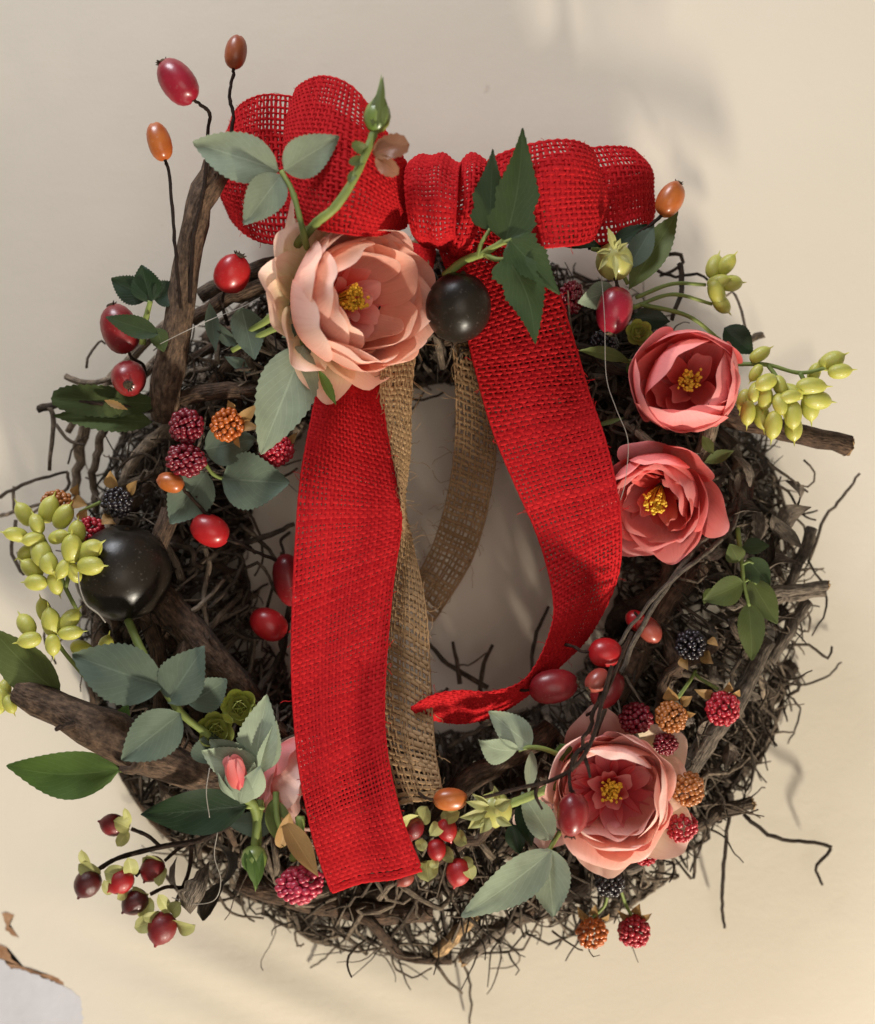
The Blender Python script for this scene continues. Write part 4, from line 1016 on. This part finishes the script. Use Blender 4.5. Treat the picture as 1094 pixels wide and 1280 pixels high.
beads('large yellow green bead cluster spilling over the large black fruit', (60, 690, 215), [
 (31, 643, -.6, -1, 36, 0), (46, 655, -.5, -1, 30, 12), (61, 637, .4, -1, 36, -4), (79, 646, .7, -1, 36, 4), (20, 668, -1, -.2, 32, 6), (42, 674, -1, .2, 30, 16), (73, 671, .9, -.3, 28, 18), (52, 692, .4, .9, 36, 14), (60, 703, .4, .6, 36, 18), (90, 686, .1, -1, 38, 26), (112, 688, 1, -.6, 36, 24), (113, 707, 1, 0, 36, 30), (40, 711, -.8, -.7, 34, 4), (45, 728, -1, 0, 32, 12), (69, 730, .3, 1, 28, 14), (79, 711, -.4, .9, 28, 26), (93, 716, .3, .9, 26, 22), (96, 666, .2, -1, 32, 8), (34, 690, -.5, .4, 26, -6)],
 [[(100, 770, 190), (82, 735, 205), (68, 700, 212), (50, 665, 212)], [(82, 735, 205), (90, 705, 225), (100, 690, 230)]])
beads('smaller yellow green bead cluster under the larger one at left rim', (66, 785, 210), [
 (33, 781, -.7, -.9, 34, 0), (37, 800, -1, .2, 32, 10), (64, 778, -.1, -1, 36, 8), (55, 763, -.3, -1, 30, -4), (66, 806, 0, 1, 30, 12), (87, 775, .8, -1, 32, 4), (88, 791, 1, -.1, 32, 10), (102, 811, 1, .3, 30, -10), (132, 808, .3, -1, 30, -16)],
 [[(110, 850, 185), (80, 815, 200), (66, 792, 210)], [(120, 845, 180), (120, 822, 190), (128, 812, 192)]])
beads('few pale green beads at left edge beside torn brown branch end', (8, 875, 180), [(3, 872, -.5, -1, 28, 4), (12, 880, .5, .8, 26, 8), (-6, 886, -1, .2, 28, 0), (6, 862, 0, -1, 26, -4)], [[(40, 868, 185), (20, 875, 185), (4, 878, 180)]])

# ------------------------------------------------------------------ berries in leafy bracts (branching sprigs)
HY = [(-.5, .0), (-.49, .13), (-.44, .27), (-.34, .39), (-.2, .46), (-.03, .48), (.14, .45), (.28, .37), (.39, .25), (.46, .13), (.5, .06), (.56, .04), (.58, 0)]
mbh = MB(); lathe(mbh, HY, None, 18); HYM = {}
def hyp(label, at, fruits, stems, bract_m='pale', group='berry sprigs with yellow green bracts', name='berry_sprig'):
    t = thing(name, label, 'berry sprig', W(*at), group)
    for s in stems: stem(t, s[0], s[1], 'stem_d')
    for (x, y, dx, dy, L, m, br) in fruits:
        d = at[2] + rng.uniform(-6, 12); k = (D - d) / D
        if m not in HYM: HYM[m] = mbh.mesh('fruit', M[m])
        F = frame(np.array([dx, -.15, -dy]), W(x, y, d) - W(*at), L * U * k); F[:3, :2] *= .92
        o = link('fruit', HYM[m], t, mat4=B4(F))
        for (b0, t0, w) in br: leaf(t, b0, t0, w * 1.25, bract_m, d - 3, d + rng.uniform(4, 18), 'bract', teeth=0, shape='round', droll=rng.uniform(-.6, .6), bend=rng.uniform(.05, .2), nt_=11, fold=.3)
hyp('forked sprig of dark red berries in pale bracts hanging off lower left rim', (225, 1048, 150), [
 (140, 1031, -1, -.3, 32, 'hip_d', [((162, 1036), (142, 1026), 18), ((160, 1038), (146, 1058), 14), ((162, 1030), (156, 1010), 9)]),
 (109, 1105, -.55, .9, 38, 'hip_k', [((126, 1093), (98, 1080), 18), ((112, 1085), (102, 1062), 12)]),
 (150, 1102, -.7, .55, 36, 'hip', [((160, 1095), (130, 1090), 22), ((165, 1095), (160, 1072), 18), ((138, 1118), (130, 1100), 12), ((160, 1110), (146, 1124), 12)]),
 (190, 1087, -.5, .8, 34, 'hip_d', [((205, 1080), (178, 1072), 20), ((206, 1084), (198, 1108), 14)]),
 (168, 1128, -.7, .6, 36, 'hip_k', [((186, 1118), (166, 1108), 14), ((188, 1122), (178, 1150), 18)]),
 (202, 1161, -.35, 1, 42, 'hip_d', [((212, 1142), (198, 1118), 14), ((215, 1142), (226, 1128), 18), ((218, 1150), (244, 1156), 24), ((194, 1150), (168, 1160), 20), ((200, 1142), (178, 1146), 14)])],
 [([(300, 1025, 165), (250, 1050, 155), (205, 1058, 152), (150, 1072, 150), (124, 1086, 150)], [3.6, 2.6]), ([(200, 1058, 152), (185, 1045, 150), (164, 1036, 150)], [2.4, 2.2]), ([(240, 1052, 152), (222, 1062, 150), (206, 1076, 150)], [2.2, 2]),
  ([(240, 1054, 152), (236, 1090, 150), (222, 1124, 148), (216, 1140, 150)], [2.6, 2.2]), ([(228, 1110, 149), (208, 1109, 149), (188, 1118, 150)], [2.4, 2.2]), ([(185, 1070, 150), (178, 1085, 150), (170, 1095, 150)], [2, 2])])
hyp('cluster of small red berries in pale bracts beside lower end of left tail', (560, 1050, 205), [
 (517, 1036, -.2, .9, 30, 'hip_d', [((522, 1022), (500, 1024), 20), ((528, 1030), (534, 1008), 20), ((522, 1050), (530, 1064), 14)]),
 (559, 1038, .3, .9, 30, 'hip', [((552, 1024), (575, 1015), 18), ((550, 1030), (538, 1045), 16), ((572, 1040), (584, 1055), 18)]),
 (546, 1063, .1, 1, 28, 'hip', [((558, 1058), (566, 1078), 16), ((540, 1074), (548, 1084), 12)]),
 (573, 1091, -.3, 1, 36, 'hip', [((582, 1078), (590, 1100), 16), ((578, 1074), (592, 1082), 12)]),
 (534, 1090, .2, 1, 14, 'pod', [((532, 1076), (536, 1102), 26)]),
 (506, 1098, -.6, .6, 24, 'hip_p', [])],
 [([(575, 1020, 200), (566, 1050, 202), (575, 1075, 205)], [2, 1.8]), ([(566, 1030, 200), (540, 1045, 202), (522, 1028, 205)], [2, 1.8])])

# ------------------------------------------------------------------ seed pods, buds, rosettes
def pod(label, c, r, d, spikes, m='pod'):
    t = thing('seed_pod', label, 'seed pod', W(*c, d), 'green seed pods'); k = (D - d) / D
    F = frame(np.array([.1, -.35, 1.]), W(*c, d), r * U * k)
    a = np.linspace(0, math.pi, 14); mb = MB(); lathe(mb, [(-math.cos(q), math.sin(q)) for q in a], F, 20)
    q = (mb.v[0] - F[:3, 3]); az = np.arctan2(q @ F[:3, 1], q @ F[:3, 0]); mb.v[0] = F[:3, 3] + q * (1 + .05 * np.cos(6 * az))[:, None]
    mb.build('capsule', M[m], t)
    for (b0, t0, w) in spikes: leaf(t, b0, t0, w, 'pale', d + r * .9, d + r * 1.0 + 6, 'sepal', teeth=0, shape='lance', nt_=9, bend=.1, fold=.5)
pod('round pale green seed pod with pointed yellow sepals above the crimson hip', (768, 327), 23, 218, [((768, 312), (760, 284), 10), ((764, 314), (745, 316), 8), ((772, 314), (785, 303), 9), ((768, 318), (770, 350), 8), ((775, 318), (792, 332), 8), ((760, 320), (748, 338), 7), ((770, 312), (776, 298), 8)])
pod('torn yellow green pod with ragged sepals beside the orange hip', (618, 1012), 22, 215, [((612, 1008), (582, 1002), 12), ((610, 1014), (574, 1022), 14), ((612, 1022), (600, 1042), 16), ((620, 1022), (640, 1032), 12), ((622, 1000), (618, 982), 10), ((606, 1018), (585, 1036), 16), ((618, 1008), (640, 1000), 18), ((610, 1004), (590, 992), 8)])
t = thing('pod_stem', 'thick green stem running from the torn pod into pink rose', 'stem', W(640, 1003, 205)); stem(t, [(630, 1008, 212), (665, 994, 212), (705, 978, 200)], [5, 5])

t = thing('rosebud', 'closed green rosebud with pointed tip standing above the bow', 'rosebud', W(468, 165, 250), 'rosebuds')
F = frame(np.array([.10, 0, 1.]), W(472, 142, 318), 1); mb = MB()
lathe(mb, [(z * 23 * U * .85, r * 16.5 * U * .85) for z, r in [(-1, 0), (-.98, .3), (-.85, .6), (-.5, .92), (-.1, 1), (.3, .85), (.65, .5), (.9, .28), (1.3, .16), (1.8, .06), (2.1, 0)]], F, 18)
mb.build('bud', M['budgreen'], t)
for b0, t0, w in [((466, 158), (471, 118), 15), ((478, 158), (477, 112), 15), ((472, 160), (479, 95), 12)]: leaf(t, b0, t0, w, 'olive', 330, 326, 'sepal', teeth=0, shape='lance', bend=.08, fold=-.4, nt_=11)
stem(t, [(470, 160, 318), (458, 190, 320), (440, 228, 322), (418, 260, 316), (396, 278, 300), (372, 305, 240)], [4.4, 5], n=30, sides=9)
for b0, t0, w in [((466, 192), (512, 180), 34), ((470, 195), (498, 218), 24), ((462, 190), (440, 178), 16), ((458, 200), (436, 204), 14), ((446, 214), (436, 228), 12)]: leaf(t, b0, t0, w, 'brownfilm' if w > 20 else 'olive', 318, 328, 'sepal', teeth=.12, shape='round', droll=rng.uniform(-.5, .5), bend=.12, nt_=13)

t = thing('rosebud', 'half open pink rosebud wrapped in sage leaves left of red tail', 'rosebud', W(300, 985, 220), 'rosebuds')
F = frame(np.array([-.25, -.35, .9]), W(296, 972, 240), 33 * U)
for i, (th1, L, wd) in enumerate([(-28, 1.3, .46), (-32, 1.35, .48), (-26, 1.3, .48), (-12, 1.25, .44), (-6, 1.2, .44)]):
    V, UV, f = petal_pts(i * 1.35, .06, -.5, L * 1.1, 55, th1 - 15, wd, .36, .6, .05, .03, seed=i + 50)
    mb = MB(); mb.add(np.asarray(V) @ F[:3, :3].T + F[:3, 3], f, UV); mb.build('petal', M['c_out'] if i % 2 else M['k_in'], t)
for b0, t0, w, r_ in [((300, 1002), (282, 968), 24, .5), ((306, 1000), (326, 958), 38, -.3), ((300, 1004), (308, 972), 32, 0), ((294, 1000), (272, 966), 20, .8)]: leaf(t, b0, t0, w, 'sage', 228, 246, 'sepal', teeth=.0, bend=.12, fold=-.3, droll=r_, nt_=15)
for b0, t0, w, r_ in [((322, 960), (252, 938), 48, .2), ((318, 968), (334, 868), 54, .1), ((326, 965), (345, 900), 30, -.5), ((305, 945), (262, 925), 40, .3)]: leaf(t, b0, t0, w, 'sage', 215, 236, teeth=.07, droll=r_, fold=.35, bend=.06)
stem(t, [(306, 996, 222), (318, 1010, 215), (322, 1040, 208), (322, 1065, 206)], [6, 4.5])

t = thing('rosebud', 'small green bud pointing down below the pink rosebud', 'rosebud', W(320, 1060, 205), 'rosebuds')
F = frame(np.array([.05, -.1, -1.]), W(318, 1076, 214), 1); mb = MB()
lathe(mb, [(z * 17 * U, r * 15 * U) for z, r in [(-1, 0), (-.95, .4), (-.7, .8), (-.2, 1), (.3, .85), (.7, .5), (1.1, .25), (1.6, .12), (2, 0)]], F, 16); mb.build('bud', M['budgreen'], t)
for b0, t0, w in [((312, 1062), (322, 1112), 14), ((328, 1064), (322, 1108), 12), ((306, 1066), (314, 1092), 14)]: leaf(t, b0, t0, w, 'green', 226, 222, 'sepal', teeth=0, shape='lance', bend=.08, nt_=11)
stem(t, [(318, 1062, 212), (321, 1030, 212), (326, 1000, 205)], [4.5, 5])

def rosette(label, c, r, d):
    t = thing('succulent_rosette', label, 'succulent', W(*c, d), 'green succulent rosettes')
    F = frame(np.array([.15, -1, .1]), W(*c, d), r * U)
    n = 0
    for cnt, th0, th1, L, wd, z0 in [(3, 25, -35, .55, .30, .1), (5, 55, -30, .8, .42, .0), (5, 80, -15, 1.0, .5, -.1), (6, 92, 10, 1.1, .5, -.2)]:
        for i in range(cnt):
            V, UV, f = petal_pts(6.2832 * i / cnt + cnt * .4 + rng.uniform(-.1, .1), .05, z0, L, th0, th1, wd, .5, .9, .04, .0, 11, 7, .5, .5, n); n += 1
            V = np.asarray(V); mb = MB(); mb.add(V @ F[:3, :3].T + F[:3, 3], f, UV); mb.build('leaf', M['rosette'], t)
rosette('pale green succulent rosette closest to the opening, above the rosebud', (299, 884), 25, 200)
rosette('pale green succulent rosette between sage leaves and rosebud', (270, 912), 25, 208)
rosette('green succulent rosette just below the crimson hip', (797, 418), 19, 185)

# ------------------------------------------------------------------ leaf sprigs
N0 = d_()
sprig('rose_leaf_sprig', 'three pale sage leaves in front of the left bow loops', 'leaf sprig', (352, 216, 284), [
 ((349, 213), (241, 178), 62, 'sage', 286, 282, d_(bend=.05, droll=.12)), ((355, 213), (424, 170), 52, 'sage', 296, 312, d_(bend=.08, droll=-.25, fold=.25)), ((352, 218), (305, 281), 50, 'sage', 286, 290, d_(bend=.04, droll=.2, fold=.3))],
 [([(352, 214, 288), (366, 240, 296), (378, 285, 296), (384, 310, 260)], [2.6, 3.6])], 'sage rose leaves')
sprig('rose_leaf_sprig', 'large sage leaf with veins under left side of peach rose', 'leaf sprig', (382, 440, 215), [
 ((380, 432), (326, 568), 74, 'sage', 224, 238, d_(droll=.15, bend=.06)), ((386, 360), (366, 424), 34, 'sage_d', 228, 225, d_(droll=-.4, shape='ovate')), ((374, 412), (352, 422), 12, 'sage', 220, 225, d_(shape='lance')), ((398, 462), (420, 506), 14, 'green', 236, 232, d_(shape='lance', droll=.5)), ((372, 425), (384, 450), 30, 'sage_d', 216, 222, N0)],
 [([(372, 400, 210), (378, 430, 218), (388, 450, 215)], 3)], 'sage rose leaves')
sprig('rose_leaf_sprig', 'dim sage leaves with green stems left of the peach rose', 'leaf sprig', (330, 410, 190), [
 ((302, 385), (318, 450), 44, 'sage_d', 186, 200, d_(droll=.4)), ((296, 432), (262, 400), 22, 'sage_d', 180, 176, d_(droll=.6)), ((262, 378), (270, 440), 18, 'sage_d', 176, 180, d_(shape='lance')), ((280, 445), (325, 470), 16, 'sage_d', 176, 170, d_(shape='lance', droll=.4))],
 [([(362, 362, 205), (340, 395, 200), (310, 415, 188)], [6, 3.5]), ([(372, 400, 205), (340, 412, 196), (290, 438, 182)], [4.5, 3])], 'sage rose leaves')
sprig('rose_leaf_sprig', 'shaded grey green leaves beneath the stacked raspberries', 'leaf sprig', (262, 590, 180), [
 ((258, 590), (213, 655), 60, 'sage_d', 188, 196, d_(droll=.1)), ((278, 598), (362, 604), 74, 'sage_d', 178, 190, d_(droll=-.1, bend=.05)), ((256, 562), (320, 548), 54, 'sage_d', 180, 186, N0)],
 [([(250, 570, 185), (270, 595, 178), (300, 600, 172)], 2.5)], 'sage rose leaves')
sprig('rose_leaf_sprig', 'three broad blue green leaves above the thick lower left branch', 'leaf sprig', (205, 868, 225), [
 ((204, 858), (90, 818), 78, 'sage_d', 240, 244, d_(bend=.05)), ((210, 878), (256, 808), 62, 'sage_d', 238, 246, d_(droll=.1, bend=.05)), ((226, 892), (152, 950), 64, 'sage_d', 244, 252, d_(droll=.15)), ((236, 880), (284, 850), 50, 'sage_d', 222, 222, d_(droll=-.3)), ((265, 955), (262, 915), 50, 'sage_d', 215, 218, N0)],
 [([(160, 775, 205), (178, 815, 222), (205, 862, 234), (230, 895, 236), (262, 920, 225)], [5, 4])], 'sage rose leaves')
sprig('rose_leaf_sprig', 'two sage leaves pointing down below the pink rose', 'leaf sprig', (688, 1062, 190), [
 ((690, 1064), (577, 1146), 56, 'sage', 206, 212, d_(droll=.1, bend=.05)), ((684, 1060), (692, 1146), 54, 'sage', 202, 206, d_(droll=-.1, fold=.25)), ((690, 1050), (652, 990), 40, 'sage', 198, 200, d_(droll=-.3))],
 [([(700, 1040, 190), (688, 1060, 198), (684, 1075, 198)], 3)], 'sage rose leaves')
sprig('rose_leaf_sprig', 'sage leaflets on a curved light green stem below right tail end', 'leaf sprig', (680, 938, 200), [
 ((664, 933), (611, 889), 42, 'sage', 218, 226, d_(droll=-.25, fold=.2)), ((648, 937), (598, 924), 42, 'sage', 220, 226, d_(droll=.5, curve=-.15)), ((664, 938), (660, 992), 22, 'sage', 216, 222, d_(droll=.7)), ((650, 1000), (665, 1058), 28, 'gloss', 190, 194, d_(droll=.3)), ((700, 930), (712, 955), 24, 'green', 205, 208, N0), ((640, 1030), (650, 1068), 26, 'gloss', 186, 190, N0)],
 [([(700, 944, 206), (680, 936, 216), (662, 934, 219), (648, 938, 219)], 3)], 'sage rose leaves')
sprig('ivy_sprig', 'dark green jagged ivy leaves standing over the right bow loops', 'leaf sprig', (585, 325, 245), [
 ((612, 288), (616, 186), 50, 'ivy', 262, 270, d_(shape='ivy', teeth=.08, droll=.3)), ((632, 300), (653, 160), 64, 'ivy', 272, 284, d_(shape='ivy', teeth=.08, droll=-.15, curve=.04)), ((638, 300), (700, 368), 54, 'ivy', 276, 270, d_(shape='ivy', teeth=.1, droll=.2)), ((634, 322), (669, 430), 60, 'ivy', 268, 272, d_(shape='ivy', teeth=.1, droll=-.2, curve=-.08)), ((676, 262), (704, 300), 22, 'ivy', 250, 246, d_(shape='lance'))],
 [([(556, 345, 232), (580, 326, 245), (606, 316, 258), (632, 300, 268)], [5, 3.2]), ([(598, 320, 256), (602, 304, 260), (613, 286, 262)], 2.6), ([(606, 318, 258), (620, 324, 264), (634, 324, 267)], 3), ([(604, 316, 258), (618, 308, 266), (640, 300, 274)], 3)])
sprig('leaf_sprig', 'slender olive and dark leaves around the orange hip beyond bow', 'leaf sprig', (785, 355, 190), [
 ((786, 362), (848, 264), 40, 'olive', 198, 190, d_(shape='lance', droll=.2)), ((784, 338), (818, 280), 30, 'sage_d', 202, 200, d_(shape='lance')), ((768, 362), (722, 378), 36, 'sage', 205, 214, d_(droll=.4)), ((692, 285), (750, 308), 24, 'gloss', 215, 210, d_(shape='lance')), ((760, 308), (810, 280), 20, 'gloss', 200, 196, d_(shape='lance')), ((690, 302), (745, 308), 12, 'gloss', 210, 206, d_(shape='lance'))],
 [([(740, 310, 205), (765, 320, 200), (785, 355, 190)], 3)])
sprig('leaf_sprig', 'narrow olive leaves poking out around the coral roses', 'leaf sprig', (790, 445, 180), [
 ((788, 452), (723, 438), 17, 'olive', 190, 205, d_(shape='lance', curve=.05)), ((880, 578), (918, 563), 16, 'olive', 175, 180, d_(shape='lance')), ((878, 545), (892, 568), 14, 'olive', 185, 185, d_(shape='lance')), ((905, 410), (942, 442), 36, 'gloss', 165, 160, N0), ((790, 395), (838, 402), 30, 'gloss', 165, 165, d_(shape='lance')), ((780, 522), (740, 534), 6, 'olive', 200, 210, d_(shape='lance')), ((785, 455), (800, 470), 18, 'green', 182, 186, N0)],
 [([(800, 450, 172), (790, 452, 185), (775, 450, 190)], 3)])
sprig('leaf_sprig', 'drooping sprig of small serrated green leaves on right rim', 'leaf sprig', (926, 665, 165), [
 ((924, 702), (912, 680), 26, 'olive', 190, 194, d_(droll=.2)), ((929, 728), (878, 750), 38, 'olive', 190, 200, d_(droll=.2, bend=.08)), ((934, 698), (963, 732), 32, 'ivy', 186, 190, d_(droll=-.2)), ((938, 724), (972, 780), 36, 'olive', 186, 192, d_(droll=-.2)), ((936, 754), (940, 826), 36, 'olive', 190, 196, d_(bend=.05)), ((928, 684), (962, 682), 22, 'ivy', 180, 182, d_(droll=.3)), ((888, 735), (880, 755), 12, 'olive', 185, 186, N0)],
 [([(922, 660, 170), (927, 700, 184), (930, 730, 188), (937, 758, 190)], [3, 2]), ([(927, 706, 186), (936, 702, 187), (942, 704, 187)], 1.8), ([(929, 728, 188), (938, 724, 188), (946, 730, 188)], 1.8)])
sprig('leaf_sprig', 'dark serrated leaves at foot of the upright branch', 'leaf sprig', (188, 385, 190), [
 ((188, 378), (177, 331), 38, 'gloss', 200, 204, d_(teeth=.12)), ((184, 374), (139, 348), 36, 'gloss', 200, 204, d_(teeth=.12)), ((192, 374), (228, 358), 34, 'gloss', 200, 202, d_(teeth=.12)), ((198, 418), (132, 396), 28, 'ivy', 206, 212, d_(teeth=.08)), ((196, 410), (205, 440), 24, 'moss', 200, 202, N0)],
 [([(178, 430, 185), (182, 400, 195), (188, 376, 200)], [4, 3])])
sprig('mossy_leaves', 'mossy green torn leaves sticking out of upper left rim', 'leaf sprig', (150, 510, 160), [
 ((196, 505), (64, 497), 44, 'moss', 172, 165, d_(shape='round', droll=.2, teeth=.1)), ((190, 528), (68, 520), 34, 'moss', 170, 155, d_(droll=-.3, teeth=.15)), ((150, 520), (135, 500), 30, 'moss', 176, 180, d_(shape='round')), ((130, 500), (160, 512), 8, 'tan', 182, 184, d_(teeth=.3, shape='lance'))], [([(190, 512, 168), (140, 506, 168), (100, 502, 165)], 3, 'stem_d')])
sprig('green_leaf', 'bright green heart shaped leaf under the thick lower left branch', 'leaf', (140, 963, 190), [
 ((150, 962), (8, 957), 62, 'green', 195, 190, d_(bend=.04, teeth=.02, shape='ovate', curve=-.05)), ((135, 945), (160, 880), 40, 'green', 185, 190, N0)], [([(150, 962, 195), (170, 965, 190)], 3)])
sprig('green_leaf', 'olive green leaf above broken end of thick lower left branch', 'leaf', (70, 860, 185), [
 ((76, 868), (-14, 782), 62, 'olive', 190, 196, d_(bend=.06, droll=.2, teeth=.02))], [([(76, 868, 190), (90, 880, 186)], 3)])
sprig('green_leaf', 'dark glossy leaf beneath the pink rosebud', 'leaf', (305, 1010, 205), [
 ((308, 1008), (176, 1018), 60, 'gloss', 222, 218, d_(bend=.05, teeth=.0)), ((345, 1030), (282, 1028), 34, 'sage_d', 195, 200, N0)], [([(308, 1008, 222), (330, 1010, 210)], 3)])
sprig('dry_bract', 'curled orange brown dry leaf beside the plump raspberry', 'leaf', (350, 1040, 215), [
 ((352, 1022), (398, 1096), 30, 'tan', 236, 240, d_(droll=.5, teeth=0, shape='lance')), ((350, 1060), (362, 1016), 26, 'tan', 228, 240, d_(droll=-.5, teeth=0)), ((340, 1000), (356, 1060), 34, 'olive', 218, 228, d_(teeth=0, droll=.4)), ((376, 1024), (372, 1068), 14, 'green', 225, 228, d_(teeth=0, shape='lance'))],
 [([(345, 990, 215), (346, 1020, 225), (352, 1040, 230)], 4), ([(376, 1020, 222), (374, 1050, 222), (366, 1075, 215)], 5.5)])

# loose glue threads
def thread(label, pts, r=.38):
    P = np.array([W(*q) for q in pts]); mb = MB(); tube(mb, catmull(P, 40), r * U, 5)
    o = mb.build('glue_thread', M['glue']); o['label'] = label; o['category'] = 'thread'; o['group'] = 'stray glue threads'
thread('long pale glue thread hanging from seed pod past the coral roses', [(752, 345, 236), (756, 400, 252), (758, 470, 250), (770, 510, 252), (785, 550, 250), (782, 600, 245), (776, 625, 240)])
thread('pale glue thread strung across twigs left of peach rose', [(200, 430, 210), (230, 415, 215), (262, 400, 215), (300, 385, 215), (325, 372, 215)])
thread('pale glue thread curling over the large black fruit', [(98, 715, 250), (100, 735, 254), (108, 755, 254), (122, 766, 252), (132, 778, 248)], .8)
thread('pale glue thread looping over the dark glossy leaf', [(262, 960, 250), (258, 990, 250), (262, 1022, 246)], .5)
thread('wiry pale thread dangling off the lower left rim twigs', [(272, 1040, 190), (268, 1070, 185), (276, 1100, 180), (268, 1125, 175), (240, 1130, 165), (215, 1122, 160)], .6)
